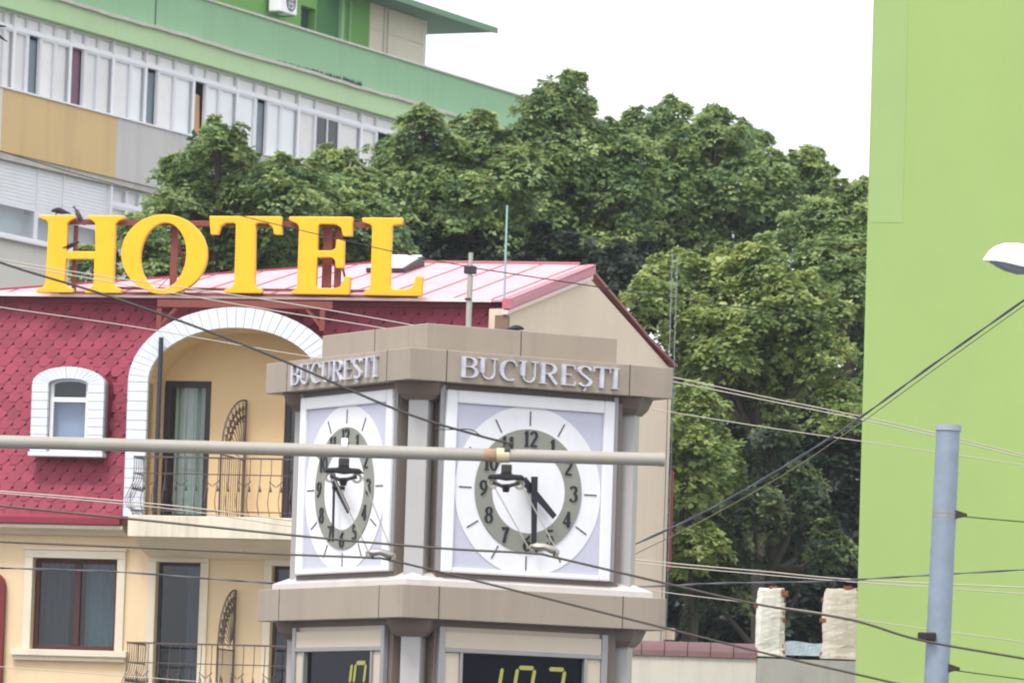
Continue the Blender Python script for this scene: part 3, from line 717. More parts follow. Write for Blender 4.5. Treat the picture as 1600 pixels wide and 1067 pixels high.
def glyph(c):
    """strokes in a box 1 high: list of (points, mode)"""
    V = lambda x: ([(x, 0), (x, 1)], None)
    h = lambda x0, x1, y: ([(x0, y), (x1, y)], None)
    G = {
     'B': (.66, [V(.16), ([(.16, .97)]+arc_(.36, .75, .2, .22, 90, -90)+[(.16, .53)], None), ([(.16, .53)]+arc_(.36, .28, .25, .25, 90, -90)+[(.16, .03)], None)]),
     'U': (.72, [([(.16, 1), (.16, .3)], None), (arc_(.37, .3, .21, .28, 180, 360), .06), ([(.58, .3), (.58, 1)], .05), h(.03, .29, .985), h(.48, .7, .985)]),
     'C': (.72, [(arc_(.42, .5, .3, .48, 60, 300, 18), None), ([(.57, .92), (.64, .72)], .05)]),
     'R': (.74, [V(.16), ([(.16, .97)]+arc_(.36, .73, .22, .24, 90, -90)+[(.16, .49)], None), ([(.36, .49), (.52, .2), (.64, .0)], None), h(.03, .3, .015)]),
     'E': (.62, [V(.16), h(.16, .54, .97), h(.16, .44, .52), h(.16, .58, .03), ([(.56, .02), (.58, .22)], .05), ([(.53, .98), (.54, .8)], .05)]),
     'S': (.6, [([(.5, .8)]+arc_(.3, .75, .2, .22, 30, 180)+[(.14, .66), (.44, .36)]+arc_(.3, .25, .2, .22, 20, -150), None)]),
     'T': (.64, [V(.32), h(.03, .61, .97), ([(.04, .98), (.03, .76)], .05), ([(.6, .98), (.61, .76)], .05)]),
     'I': (.34, [V(.17), h(.04, .3, .015), h(.04, .3, .985)]),
     ',': (.0, [([(-.3, -.06), (-.28, -.14), (-.34, -.2)], .07)]),
     '0': (.6, [(arc_(.3, .5, .22, .48, 90, 450, 22), None)]),
     '1': (.5, [V(.28), ([(.12, .8), (.28, .97)], .08), h(.12, .44, .02)]),
     '2': (.6, [(arc_(.3, .74, .2, .24, 170, -30)+[(.1, .04)], None), ([(.08, .06), (.54, .06)], .12)]),
     '3': (.6, [(arc_(.28, .75, .2, .22, 160, -80), None), (arc_(.28, .27, .23, .26, 80, -160), None)]),
     '4': (.6, [([(.42, 0), (.42, 1)], None), ([(.42, .98), (.06, .3)], .06), ([(.04, .28), (.58, .28)], .09)]),
     '5': (.6, [([(.14, .95), (.12, .55)], .07), ([(.12, .93), (.5, .93)], .13), (arc_(.28, .3, .22, .3, 130, -150), None)]),
     '6': (.6, [(arc_(.3, .3, .21, .28, 90, 450, 18), None), ([(.46, .95), (.2, .7), (.1, .35)], None)]),
     '7': (.6, [([(.08, .92), (.54, .92)], .15), ([(.52, .92), (.34, .5), (.24, 0)], None)]),
     '8': (.6, [(arc_(.3, .75, .18, .22, 90, 450, 16), None), (arc_(.3, .27, .22, .26, 90, 450, 18), None)]),
     '9': (.6, [(arc_(.3, .7, .21, .28, 90, 450, 18), None), ([(.14, .05), (.4, .3), (.5, .65)], None)]),
    }
    return G[c]
def write(text, size, thick, thin, cxm, z0, y, k, par, mat, name, width=None, depth=.012, joined=True):
    ws = [glyph(c)[0] for c in text]; tot = sum(ws)
    sx = 1.0 if width is None else width/(tot*size)
    x = cxm - tot*size*sx/2
    if joined: mb = MB()
    for c, w_ in zip(text, ws):
        if not joined and c != ',': mb = MB()
        for pts, mode in glyph(c)[1]:
            pen(mb, [(x+a*size*sx, z0+b*size) for a, b in pts], thick*size, thin*size, d0=y, d1=y+depth, mode=None if mode is None else mode*size)
        x += w_*size*sx
        if not joined and c != 'S': tf(mb, k).build(name, mat, par)
    if joined: return tf(mb, k).build(name, mat, par)
# side 0 = right face, side 1 = left face (front face turned to -x)
for k in (0, 1):
    write('BUCURES,TI', .178, .2, .045, 0 if k == 0 else -.02, 5.432, -hS-.028, k, band, m_letter, 'letter', width=1.6, depth=.026, joined=False)
m_mark = M('grey_print', S(84, 86, 92), .5, .05)
# dial panels
zc = T.loc(823.5, 766.5, -hb)[1]
zp0, zp1 = zL1+.125, zT0-.052
for k in range(4):
    fr = MB(); e_ = .835
    fr.box(-e_, -.73, -hb, -hb+.05, zp0, zp1).box(.73, e_, -hb, -hb+.05, zp0, zp1).box(-.73, .73, -hb, -hb+.05, zp1-.11, zp1).box(-.73, .73, -hb, -hb+.05, zp0, zp0+.045)
    fo = tf(fr, k).build('panel_frame', m_panel, tower, bevel=.012)
    for sg in (-1, 1):
        tf(MB().box(min(sg*(e_+.003), sg*(e_+.05)), max(sg*(e_+.003), sg*(e_+.05)), -hb+.03, -hb+.05, zp0, zp1+.04), k).build('panel_edge', m_alu, tower)
    tf(MB().box(-e_, e_, -hb+.04, -hb+.05, zp1+.002, zp1+.05), k).build('panel_header', m_bandd, tower)
    face = tf(MB().box(-.728, .728, -hb+.03, -hb+.05, zp0+.047, zp1-.112), k).build('clock_face' if k < 2 else 'blank_panel', m_lav, tower)
    if k < 2:
        yb = -hb+.03
        tf(MB().ring(0, zc, .725, .528, yb-.006, yb+.002, 72), k).build('chapter_disc', m_panel, face)
        tf(MB().ring(0, zc, .53, .362, yb-.016, yb-.003, 72), k).build('hour_ring', m_ring, face)
        dsk = [(.365*sin(a), zc+.365*cos(a)) for a in np.linspace(0, 2*pi, 49)[:-1]]
        tf(MB().prism(dsk, yb-.012, yb-.001), k).build('centre_disc', m_panel, face)
        for h_ in range(12):
            a = radians(30*h_); sn, cs = sin(a), cos(a)
            t_ = MB(); wq = .006
            t_.add([(sn*r_+cs*q_*wq, yb-.011+d_, zc+cs*r_-sn*q_*wq) for d_ in (0, .008) for r_, q_ in ((.56, -1), (.56, 1), (.685, 1), (.685, -1))], [(0, 1, 2, 3), (0, 4, 5, 1), (1, 5, 6, 2), (2, 6, 7, 3), (3, 7, 4, 0)])
            tf(t_, k).build('hour_mark', m_mark, face)
            n_ = str(12 if h_ == 0 else h_)
            write(n_, .135, .18, .07, .447*sn, zc+.447*cs-.0675, yb-.024, k, face, m_black, 'numeral', depth=.01)
        def hand(ang, l0, l1, w0, w1, yo, nm):
            a = radians(ang); u_ = np.array([sin(a), cos(a)]); n_ = np.array([cos(a), -sin(a)])
            pl = [u_*-l0+n_*w0, u_*-l0-n_*w0, u_*l1-n_*w1, u_*l1+n_*w1]
            tf(MB().prism([(q_[0], zc+q_[1]) for q_ in pl], yo, yo+.014), k).build(nm, m_black, face)
        hand(178.5, .12, .47, *((.03, .022) if k == 0 else (.013, .01)), yb-.12, 'minute_hand'); hand(133, .13, .31, .034, .024, yb-.09, 'hour_hand')
        tf(MB().tube([(0, yb-.125, zc), (0, yb, zc)], .018, 10), k).build('hand_shaft', m_black, face)
# lower display section
m_disp = M('black_display', S(8, 10, 24), .12, .1, 2, spec=.12)
m_beige = M('beige_panel', S(196, 184, 166, .92), .5, .05, 1, 0, 60, .15, S(150, 140, 125))
m_led = glow('led_yellow', (.34, .33, .07), .35)
m_ledoff = M('unlit_segment', S(70, 68, 42), .4, .05)
zr_ = T.loc(820, 1020.5, -hb)[1]
z1_, z0_ = zL0-.055, 1.2
for k in range(4):
    e_ = .835
    lf = tf(MB().box(-e_, -e_+.06, -hb, -hb+.05, z0_, z1_).box(e_-.06, e_, -hb, -hb+.05, z0_, z1_).box(-e_+.06, e_-.06, -hb, -hb+.05, zr_-.02, zr_+.016), k).build('display_frame', m_alu, tower, bevel=.006)
    tf(MB().box(-e_+.062, e_-.062, -hb+.01, -hb+.05, zr_+.018, z1_-.04).box(-e_+.062, e_-.062, -hb+.04, -hb+.05, z1_-.038, z1_), k).build('header_panel', m_beige, tower)
    for sg in (-1, 1):
        tf(MB().box(min(sg*.63, sg*(e_-.062)), max(sg*.63, sg*(e_-.062)), -hb+.02, -hb+.05, z0_, zr_-.022), k).build('side_panel', m_beige, tower)
    ds = tf(MB().box(-.60, .60, -hb+.04, -hb+.05, zr_-.75, zr_-.022), k).build('display', m_disp, tower)
    for sg in (-1, 1):
        tf(MB().box(min(sg*.602, sg*.628), max(sg*.602, sg*.628), -hb+.0, -hb+.05, zr_-.75, zr_-.022), k).build('display_bezel', m_alu, ds)
    tf(MB().box(-.628, .628, -hb+.02, -hb+.05, z0_, zr_-.752), k).build('base_panel', m_beige, tower)
    if k < 2:
        SEG = {'1': 'bc', '8': 'abcdefg', '7': 'abc', '0': 'abcdef'}
        def digit(c, x, zt0, wd, ht):
            sh = .16
            def pt(a, b): return (x+a*wd+(b-1)*ht*sh*-1*-1, zt0-(1-b)*ht)
            t_ = .16; segs = {'a': ((0, 1), (1, 1)), 'b': ((1, 1), (1, .5)), 'c': ((1, .5), (1, 0)), 'd': ((0, 0), (1, 0)), 'e': ((0, .5), (0, 0)), 'f': ((0, 1), (0, .5)), 'g': ((0, .5), (1, .5))}
            mb = MB()
            for s_ in SEG[c]:
                a, b = segs[s_]; a, b = np.array(a, float), np.array(b, float); d_ = b-a
                a, b = a+d_*.06, b-d_*.06
                if d_[0]: po = [(a[0], a[1]), (a[0]+.09, a[1]+.05), (b[0]-.09, b[1]+.05), (b[0], b[1]), (b[0]-.09, b[1]-.05), (a[0]+.09, a[1]-.05)]
                else: po = [(a[0], a[1]), (a[0]+.09, a[1]-.04), (b[0]+.09, b[1]+.04), (b[0], b[1]), (b[0]-.09, b[1]+.04), (a[0]-.09, a[1]-.04)]
                mb.prism([pt(*q_) for q_ in po], -hb+.032, -hb+.039)
            tf(mb, k).build('digit', m_led, ds)
        if k == 0:
            zd = T.loc(830, 1043, -hb)[1]
            digit('1', -.36, zd, .17, .36); digit('8', -.04, zd, .17, .36); digit('7', .26, zd, .17, .36)
        else:
            zd = zr_-.12
            digit('1', .02, zd, .2, .36); digit('0', .29, zd, .18, .36)
sqb(MB(), hS, .0, .3).build('plinth', m_band, tower)
sqb(MB(), hb-.35, .3, 1.2).build('foot', m_band, tower)

# ================================================================== APARTMENT BLOCK (upper left)
p = atY(0, 139, 115)
B = Frame(p, 65)
blk = thing('apartment_building', 'long green and orange apartment block with a strip of glazed balconies, behind the trees', 'building', (B.O[0], B.O[1], 0), B.rot)
m_dgreen = M('mid_green', S(150, 192, 152, .8), .85, .07, .5, .1, 50, .22, S(90, 120, 90))
m_lgreen = M('pale_green', S(188, 216, 168, .86), .85, .05, .5, .1, 50, .15, S(140, 160, 120))
m_vgreen = M('strong_green_paint', S(118, 172, 92, .72), .85, .06, .5, .1, 50, .15, S(90, 120, 70))
m_orange = M('orange_render', S(224, 192, 138, .84), .85, .05, .5, .12, 50, .35, S(150, 130, 105))
m_greyp = M('grey_render', S(206, 202, 200, .86), .85, .06, .6, .12, 50, .4, S(140, 136, 134))
m_wallp = M('pale_grey_render', S(228, 223, 214, .86), .85, .05, .6, .1, 50, .15, S(170, 165, 160))
m_cop = M('weathered_coping', S(186, 182, 172), .7, .15, 4, .1, 50, .3, S(90, 88, 80))
m_joint = M('dark_sealant', S(80, 84, 80), .9, .1)
m_pvc = M('white_pvc', (.76, .76, .79), .4, .05, 2)
m_blind = M('cream_blind', (.86, .81, .75), .9, .08, 2.5, rand=.1)
m_blindw = M('white_blind', (.9, .89, .87), .9, .03, 1.5, rand=.03)
m_purp = M('mauve_curtain', S(124, 92, 110), .9, .2, 3)
def zz_(pts, y=0): return sum(B.z(*q_, y) for q_ in pts)/len(pts)
z_wb = zz_([(0, 139), (312, 219)]); z_tr = zz_([(0, 42), (420, 155)]); z_fb = zz_([(0, 12), (420, 128), (640, 190)], -.25); z_ft = zz_([(66, 0), (420, 98), (720, 182)], -.25)
z_pt = zz_([(400, 25), (657, 100), (820, 149)], -.1); z_ob = zz_([(0, 237), (182, 278)], -.2); z_s2 = zz_([(0, 368), (75, 383)], 0)
BL = -9.; BR = B.x(988, 190)
# body and wall below / between
MB().box(BL, BR, 1.3, 12, 0, z_ft-.02).build('wall', m_wallp, blk)
MB().box(BL, BR, .0, 1.28, 0, z_s2-.02).build('lower_wall', m_wallp, blk)
x_or = B.x(182, 230, -.2); x_l = B.x(3, 180, -.2)
op_ = MB().box(x_l, x_or-.003, -.2, .1, z_ob, z_wb-.02).build('orange_panel', m_orange, blk, bevel=.01)
x_g2 = B.x(330, 250, -.2)
MB().box(x_or+.003, x_g2, -.2, .1, z_ob, z_wb-.02).build('grey_panel', m_greyp, blk, bevel=.01)
MB().box(x_g2+.006, BR, -.2, .1, z_ob, z_wb-.02).build('grey_panel', m_greyp, blk, bevel=.01)
MB().box(BL, x_l-.006, -.2, .1, z_ob, z_wb-.02).build('cream_panel', m_wallp, blk)
MB().box(BL, BR, -.24, .12, z_wb-.02, z_wb+.015).build('sill', m_pvc, blk)
MB().box(BL, BR, -.16, 1.28, z_ob-.14, z_ob-.005).build('floor_slab', m_cop, blk)
# fascia, coping, parapet
MB().box(BL, BR, -.25, .3, z_fb, z_ft).build('fascia_band', m_lgreen, blk)  # paler green than the parapet above it
cp = MB(); npt = 60
for i in range(npt):
    xa, xb2 = BL+(BR-BL)*i/npt, BL+(BR-BL)*(i+1)/npt
    wob = lambda q_: .012*sin(q_*1.1)+.008*sin(q_*4.3+1)
    cp.add([(xa, -.33, z_ft+wob(xa)), (xb2, -.33, z_ft+wob(xb2)), (xb2, -.33, z_ft+.07+wob(xb2)), (xa, -.33, z_ft+.07+wob(xa)), (xa, -.08, z_ft+.1+wob(xa)), (xb2, -.08, z_ft+.1+wob(xb2)), (xa, -.08, z_ft-.02), (xb2, -.08, z_ft-.02)], [(0, 1, 2, 3), (3, 2, 5, 4), (0, 6, 7, 1)])
cp.build('drip_gutter', m_cop, blk)
MB().box(BL, BR, -.1, .08, z_ft-.01, z_pt-.05).build('parapet', m_dgreen, blk)
MB().box(BL, BR+.03, -.15, .13, z_pt-.05, z_pt).build('parapet_coping', m_cop, blk, bevel=.01)
MB().box(BL, BR, .081, 1.29, z_ft-.2, z_ft-.02).build('terrace_slab', m_cop, blk)
MB().box(BL, BR, .2, 1.28, z_s2+1.3, z_s2+1.4).build('ceiling_slab', m_room, blk)
xj = B.x(243, 20, -.1); MB().box(xj-.03, xj+.03, -.105, -.09, z_ft, z_pt-.06).build('expansion_joint', m_joint, blk)
m_x = 0
# moss along the coping
moss = MB()
for i in range(160):
    q_ = random.random(); xx = B.x(430, 90, -.1)+q_*(B.x(565, 128, -.1)-B.x(430, 90, -.1)); hgt = .05+.1*q_*random.random()+.03
    moss.add([(xx-.06, -.105, z_ft+.05), (xx+.06, -.105, z_ft+.05), (xx+random.uniform(-.05, .05), -.13, z_ft+.08+hgt)], [(0, 1, 2)])
moss.build('moss', M('dark_moss', S(58, 66, 52), 1, .3, 8), blk, kind='stuff')
# glazing strip
mull = [-170, -148, -126, -104, -82, -60, -38, -16, 4, 17, 39, 60, 83, 105, 129, 150, 172, 201, 223, 244, 270, 298, 319, 340, 366, 396, 415, 436, 462, 490, 527, 560, 585, 623, 660, 700, 745, 790]
openw = {39: 'dark', 105: 'purple', 223: 'dark', 298: 'half', 396: 'dark', 490: 'grey', 585: 'dark'}
xm = [B.x(m, 60+.25*m+40) for m in mull]
yg = .0
ztop = z_fb-.005
bright = {201, 270, 340, 366, 319, 415, 436}
strip = MB().box(BL, BR, -.06, .06, z_tr-.035, z_tr+.035).build('transom', m_pvc, blk)
m_opglass = glass('grey_glass', (.35, .37, .4))
for (a, b, m0) in zip(xm, xm[1:], mull):
    fw_ = .035
    wide = m0 in (455, 462, 560)
    # top light
    def sash(z0, z1, nm):
        return MB().box(a+.01, a+.01+fw_, -.04, .03, z0, z1).box(b-.01-fw_, b-.01, -.04, .03, z0, z1).box(a+.01+fw_, b-.01-fw_, -.04, .03, z1-fw_, z1).box(a+.01+fw_, b-.01-fw_, -.04, .03, z0, z0+fw_).build(nm, m_pvc, blk)
    s1 = sash(z_tr+.037, ztop, 'top_light')
    MB().box(a+.01+fw_, b-.01-fw_, -.012, -.006, z_tr+.037+fw_, ztop-fw_).build('pane', m_glass, s1)
    MB().box(a, b, .032, .04, z_tr+.04, ztop).build('blind', m_blind, s1)
    if m0 in openw and openw[m0] != 'grey':
        # sash slid open: only its outer jamb shows, a dim room behind
        s2 = MB().box(a+.01, a+.01+fw_*1.6, -.04, .03, z_wb+.016, z_tr-.037).box(a+.01+fw_*1.6, b-.04, -.04, .03, z_wb+.016, z_wb+.035).box(b-.04, b-.01, -.04, .03, z_wb+.016, z_tr-.037).build('open_window', m_pvc, blk)
        if openw[m0] == 'purple': MB().box(a+.02, b-.02, .07, .09, z_wb, z_tr).build('curtain', m_purp, s2)
        elif openw[m0] == 'half': MB().prism([(a+.02, z_wb), (b-.02, z_wb), (b-.1, z_tr-.3), (a+.02, z_tr-.25)], .08, .1).build('curtain', M('tan_curtain', S(190, 150, 110), .9, .1, 2), s2)
        else: MB().box(a+(b-a)*.45, b-.02, .06, .08, z_wb, z_tr-.1).build('curtain', M('blue_grey_curtain', S(120, 132, 142), .9, .15, 3), s2)
    else:
        s2 = sash(z_wb+.016, z_tr-.037, 'window')
        if m0 in openw:
            MB().box(a+.01+fw_, b-.01-fw_, -.012, -.006, z_wb+.016+fw_, z_tr-.037-fw_).build('pane', m_opglass, s2)
            xm_ = (a+b)/2; MB().box(xm_-.02, xm_+.02, -.04, .03, z_wb+.05, z_tr-.073).build('bar', m_pvc, s2)
        else:
            MB().box(a+.01+fw_, b-.01-fw_, -.012, -.006, z_wb+.016+fw_, z_tr-.037-fw_).build('pane', m_glass, s2)
            MB().box(a, b, .032, .04, z_wb+.02, z_tr-.03).build('blind', m_blindw if m0 in bright else m_blind, s2)
for m0 in (17, 105, 172, 223, 298, 366, 462, 560):
    xx = B.x(m0, 60+.25*m0+40); MB().box(xx-.045, xx+.045, -.07, .07, z_wb+.016, z_tr-.037).box(xx-.03, xx+.03, -.07, .07, z_tr+.037, ztop).build('mullion', m_pvc, blk)
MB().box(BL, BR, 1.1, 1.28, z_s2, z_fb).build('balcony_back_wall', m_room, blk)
# lower floor: shutters and windows
z_lt = z_ob-.145
def shutter(x0, x1, z0, z1):
    s_ = MB(); n_ = int((z1-z0)/.07)
    for i in range(n_):
        za, zb2 = z0+(z1-z0)*i/n_, z0+(z1-z0)*(i+1)/n_
        s_.add([(x0, -.02, za), (x1, -.02, za), (x1, -.03, za+.01), (x0, -.03, za+.01), (x1, -.03, zb2-.004), (x0, -.03, zb2-.004), (x1, -.02, zb2), (x0, -.02, zb2)], [(0, 1, 2, 3), (3, 2, 4, 5), (5, 4, 6, 7)])
    return s_.build('roller_shutter', m_pvc, blk)
xsd = [-9, -7.2, -5.4, -3.5, B.x(-60, 290), B.x(55, 300), B.x(96, 300), B.x(165, 320)]
zsh = zz_([(0, 315), (50, 326)])
zsh2 = zz_([(60, 338), (72, 341), (120, 345)])
shs = [zsh, zsh, zsh, zsh, zsh, zsh2, zsh2]
for a, b, zz0 in zip(xsd, xsd[1:], shs):
    shutter(a+.012, b-.012, zz0, z_lt)
    w_ = MB().box(a+.0, a+.07, -.05, .05, z_s2, zz0).box(b-.07, b, -.05, .05, z_s2, zz0).box(a+.07, b-.07, -.05, .05, zz0-.06, zz0-.002).box(a+.07, b-.07, -.05, .05, z_s2, z_s2+.06).build('window', m_pvc, blk)
    MB().box(a+.07, b-.07, -.01, 0, z_s2+.06, zz0-.06).build('pane', m_glass, w_)
    MB().box(a, b, .25, .26, z_s2, zz0).build('blind', M('grey_blue_blind', S(176, 190, 192), .8, .05, 2), w_)
    MB().box(b-.012, b+.012, -.06, .0, zz0, z_lt).build('guide_rail', m_pvc, blk)
MB().box(BL, B.x(168, 390), -.12, .1, z_s2-.06, z_s2-.001).build('sill', m_pvc, blk)
xs_ = B.x(167, 300); MB().box(xs_-.02, xs_+.05, -.12, .05, z_s2, z_lt).build('party_post', m_pvc, blk)
xg_ = [xs_+.06]
for m0 in (196, 217, 240, 262, 290, 320, 350, 380, 420, 460, 500): xg_.append(B.x(m0, 300+.2*(m0-170)))
for a, b in zip(xg_, xg_[1:]):
    zt3 = z_lt-.38
    for z0, z1, nm in ((zt3+.03, z_lt, 'top_light'), (z_s2, zt3-.03, 'window')):
        s_ = MB().box(a, a+.05, -.04, .03, z0, z1).box(b-.05, b-.005, -.04, .03, z0, z1).box(a+.05, b-.05, -.04, .03, z1-.045, z1).box(a+.05, b-.05, -.04, .03, z0, z0+.045).build(nm, m_pvc, blk)
        MB().box(a+.05, b-.05, -.01, -.004, z0+.045, z1-.045).build('pane', m_glass, s_)
        MB().box(a, b, .07, .08, z0, z1).build('blind', m_blind, s_)
MB().box(xs_+.06, BR, -.055, .05, z_lt-.41, z_lt-.35).build('transom', m_pvc, blk)
# rooftop rooms set back behind the parapet
yr2 = 1.5
xa_, xb3, xc_ = B.x(425, 10, yr2), B.x(577, 40, yr2), B.x(661, 70, yr2)
zrt = z_pt+2.5
xo0, xo1 = B.x(470, 30, yr2), B.x(493, 30, yr2); zo1 = B.z(480, 11, yr2)
rr = MB(); wall_holes(rr, xa_-8, xb3, z_ft-.1, zrt, [(xo0, xo1, z_ft, zo1)], yr2, .25); rr.build('rooftop_wall', m_vgreen, blk)
MB().box(xo0, xo1, yr2+.2, yr2+.24, z_ft, zo1).build('rooftop_window', M('dark_glass', S(50, 70, 70), .1, .1), blk)
x_p = B.x(528, 40, yr2); MB().box(x_p, x_p+.12, yr2-.1, yr2-.002, z_ft, zrt).box(x_p+.5, x_p+.56, yr2-.06, yr2-.002, z_ft, zrt).build('rooftop_pilaster', m_dgreen, blk)
MB().box(x_p-1.1, x_p-.02, yr2-.02, yr2-.001, z_ft, zrt).build('rooftop_sheet', M('deep_green', S(72, 122, 76, .8), .9, .1), blk)  # flat deeper green sheet on the wall face
zrp = B.z(640, 12, yr2)
MB().box(xb3+.003, xc_, yr2-.02, yr2+2.5, z_ft-.1, zrp).build('rooftop_box', M('pale_sheet', S(214, 206, 186, .86), .7, .08, .8, 0, 60, .3, S(160, 150, 130)), blk)
for px_ in (598, 604): xx = B.x(px_, 50, yr2); MB().box(xx-.012, xx+.012, yr2-.05, yr2-.021, z_ft, zrp).build('cover_strip', m_cop, blk)
zz2 = B.z(620, 58, yr2); MB().box(xb3+.01, xc_, yr2-.035, yr2-.021, zz2-.01, zz2+.01).build('cover_strip', m_cop, blk)
xx = B.x(664, 70, yr2); MB().box(xx-.02, xx+.02, yr2-.02, yr2+.02, z_ft, zrp).build('canopy_post', m_pvc, blk)
yc = .6
xcn1, zcn = B.loc(778, 53, yc); xcn0 = B.x(560, 0, yc)
m_can = M('green_corrugated', S(86, 122, 104, .8), .6, .08, 2)
can = MB().box(xcn0, xcn1, yc, yc+.05, zcn, zcn+.14).build('canopy', M('canopy_green', S(112, 154, 122, .75), .7, .08, 2), blk)
cr_ = MB(); nn = 46
for i in range(nn):
    ya_, yb2 = yc+.052+2.05*i/nn, yc+.052+2.05*(i+1)/nn
    cr_.add([(xcn0, ya_, zcn+.02+(.03 if i % 2 else 0)), (xcn1, ya_, zcn+.02+(.03 if i % 2 else 0)), (xcn1, yb2, zcn+.02+(0 if i % 2 else .03)), (xcn0, yb2, zcn+.02+(0 if i % 2 else .03))], [(0, 1, 2, 3)])
cr_.build('canopy_sheet', m_can, can)
MB().box(xcn0, xcn1, yc+.052, yc+2.1, zcn+.06, zcn+.13).build('canopy_top', m_dgreen, can)
# air conditioner
xa2_, za2_ = B.loc(455, 24, yr2-.45)
ac = thing('air_conditioner', 'white air conditioning unit on the green rooftop wall', 'air conditioner', tuple(B.O+B.e*xa2_+B.v*(yr2-.02)+np.array([0, 0, za2_])), B.rot)
MB().box(-.42, .42, -.36, -.06, .04, .62).build('casing', m_white, ac, bevel=.02)
MB().ring(.1, .33, .23, .2, -.375, -.36, 24).ring(.1, .33, .14, .12, -.375, -.361, 20).box(.09, .11, -.374, -.362, .1, .56).box(-.1, .3, -.373, -.363, .32, .34).build('fan_grille', m_dark, ac)
MB().box(-.3, -.26, -.4, 0, 0, .038).box(.26, .3, -.4, 0, 0, .038).build('bracket', m_galv, ac)

# ================================================================== GREEN BUILDING (right)
p = atY(1350, 533, 70)
gr = thing('green_building', 'tall plain building painted lime green at the right edge', 'building', (p[0], p[1], 0), radians(-9))
GF = Frame(p, -9)
m_lime = M('lime_render', S(164, 190, 114, .78), .9, .07, .3, .3, 60, .3, S(152, 170, 112))
hgt = GF.z(1367, -120)
MB().box(0, 14, 0, 10, 0, hgt).build('wall', m_lime, gr, bevel=.03)
zpt = GF.z(1400, 348); xpt = GF.x(1414, 200)
MB().box(.03, xpt, -.004, -.001, zpt, hgt-.02).build('wall_patch', M('pale_patch', S(164, 190, 122, .785), .9, .05, .6, .1, 90), gr)  # strip slightly paler than the rest of the wall
MB().box(-.05, 14.05, -.05, 10.05, hgt, hgt+.12).build('roof_flashing', m_cop, gr)

# ================================================================== outbuilding wall and ruined pillars
p = atY(1180, 1030, 82)
OW = Frame(p, -3)
wallt = thing('boundary_wall', 'grey plastered wall with a rounded maroon coping at the bottom right', 'wall', (p[0], p[1], 0), OW.rot)
xw0, xw1, xw2 = OW.x(930, 1030), OW.x(1182, 1030), OW.x(1400, 1040)
zw = OW.z(1080, 1026); zw2 = OW.z(1260, 1030)
m_plast = M('stained_plaster', S(212, 204, 196, .86), .9, .08, .8, .3, 30, .4, S(150, 142, 134))
MB().box(xw0, xw1, 0, .35, 0, zw).build('plaster_wall', m_plast, wallt)
MB().box(xw1+.002, xw2, .01, .35, 0, zw2).build('plaster_wall', M('grey_plaster', S(172, 168, 164, .86), .9, .12, 1.2, .3, 30, .6, S(108, 104, 100)), wallt)
m_cope = M('maroon_coping', S(118, 86, 90, .85), .7, .15, 3, .15, 30, .3, S(100, 80, 80))
zc1 = OW.z(1080, 1002)
npc = 7
for i in range(npc):
    a, b = xw0+(xw1-xw0)*i/npc+.004, xw0+(xw1-xw0)*(i+1)/npc-.004
    pr = [(.2-.24*cos(t), zw+.002+(zc1-zw)*sin(t)) for t in np.linspace(0, pi, 9)]
    MB().loft([[(a, y, z) for y, z in pr], [(b, y, z) for y, z in pr]]).build('coping_piece', m_cope, wallt, bevel=.006)
m_ruin = M('flaking_plaster', S(218, 214, 208, .9), .95, .22, 5, 1, 18, .5, S(150, 135, 122))
m_ruin2 = M('bare_tan_plaster', S(206, 196, 184, .88), .95, .25, 5, 1, 18, .6, S(150, 124, 104))
m_brick = M('broken_brick', S(140, 84, 66, .8), .9, .2, 5, .5, 30, rand=.15)
def pillar(px0, px1, pyb, pyt, lab, mat, seed):
    rr_ = random.Random(seed)
    x0, z0 = OW.loc(px0, pyb, .0); x1, z1 = OW.loc(px1, pyt, .0); wd = x1-x0; hh = z1-z0
    zg = z0-.02
    t_ = thing('ruined_pillar', lab, 'pillar', tuple(OW.O+OW.e*(x0+wd/2)+OW.v*.17+np.array([0, 0, zg])), OW.rot, 'ruined masonry pillars')
    nr = 26
    rings = []; tab = [[rr_.uniform(-.07, .05) for _ in range(9)] for _ in range(9)]
    for i in range(nr+1):
        z = hh*i/nr; rg = []
        for j in range(16):
            a = 2*pi*j/16+pi/16; q_ = max(abs(cos(a)), abs(sin(a))); sh = 1+tab[i//5][j//2]+rr_.uniform(-.02, .02)-(.16*(i/nr)**6)+(.06 if i < 2 else 0)
            rg.append((cos(a)/q_*wd/2*sh, sin(a)/q_*.16*sh, z+rr_.uniform(-.006, .006)-(.05*rr_.random() if i == nr else 0)))
        rings.append(rg)
    MB().loft(rings).build('plaster_core', mat, t_)
    for i in range(10):
        z = hh*(i+.3)/10.5
        if rr_.random() < .75:
            s_ = 1 if rr_.random() < .75 else -1; w2 = rr_.uniform(.05, .1)
            xx_ = s_*(wd/2-.04)
            MB().box(xx_-w2, xx_+w2*.5, -.12+rr_.uniform(-.02, .02), .15, z, z+.062).build('brick', m_brick, t_, bevel=.008)
    for i in range(3):
        xx_ = wd*(.1+.17*i); MB().box(xx_-.07, xx_+.06, -.13, .14, hh-.05-.035*i, hh+.02-.03*i).build('brick', m_brick, t_, bevel=.01)
    return t_
pillar(1180, 1228, 1022, 916, 'ruined white plastered pillar with exposed red brick on its right side', m_ruin, 3)
pillar(1284, 1352, 1026, 916, 'ruined tan and grey pillar against the lime green building', m_ruin2, 5)
xt0, zt0 = OW.loc(1224, 1024, .1); xt1, zt1 = OW.loc(1286, 1005, .1)
tp = MB(); nx, nz = 12, 4
for i in range(nx):
    for j in range(nz):
        f_ = lambda a, b: (xt0+(xt1-xt0)*a/nx, .06+.01*sin(a*1.3+b)+.02*b/nz, zt0+.01+(zt1-zt0+.015*sin(a*.5))*b/nz)
        tp.quad(f_(i, j), f_(i+1, j), f_(i+1, j+1), f_(i, j+1))
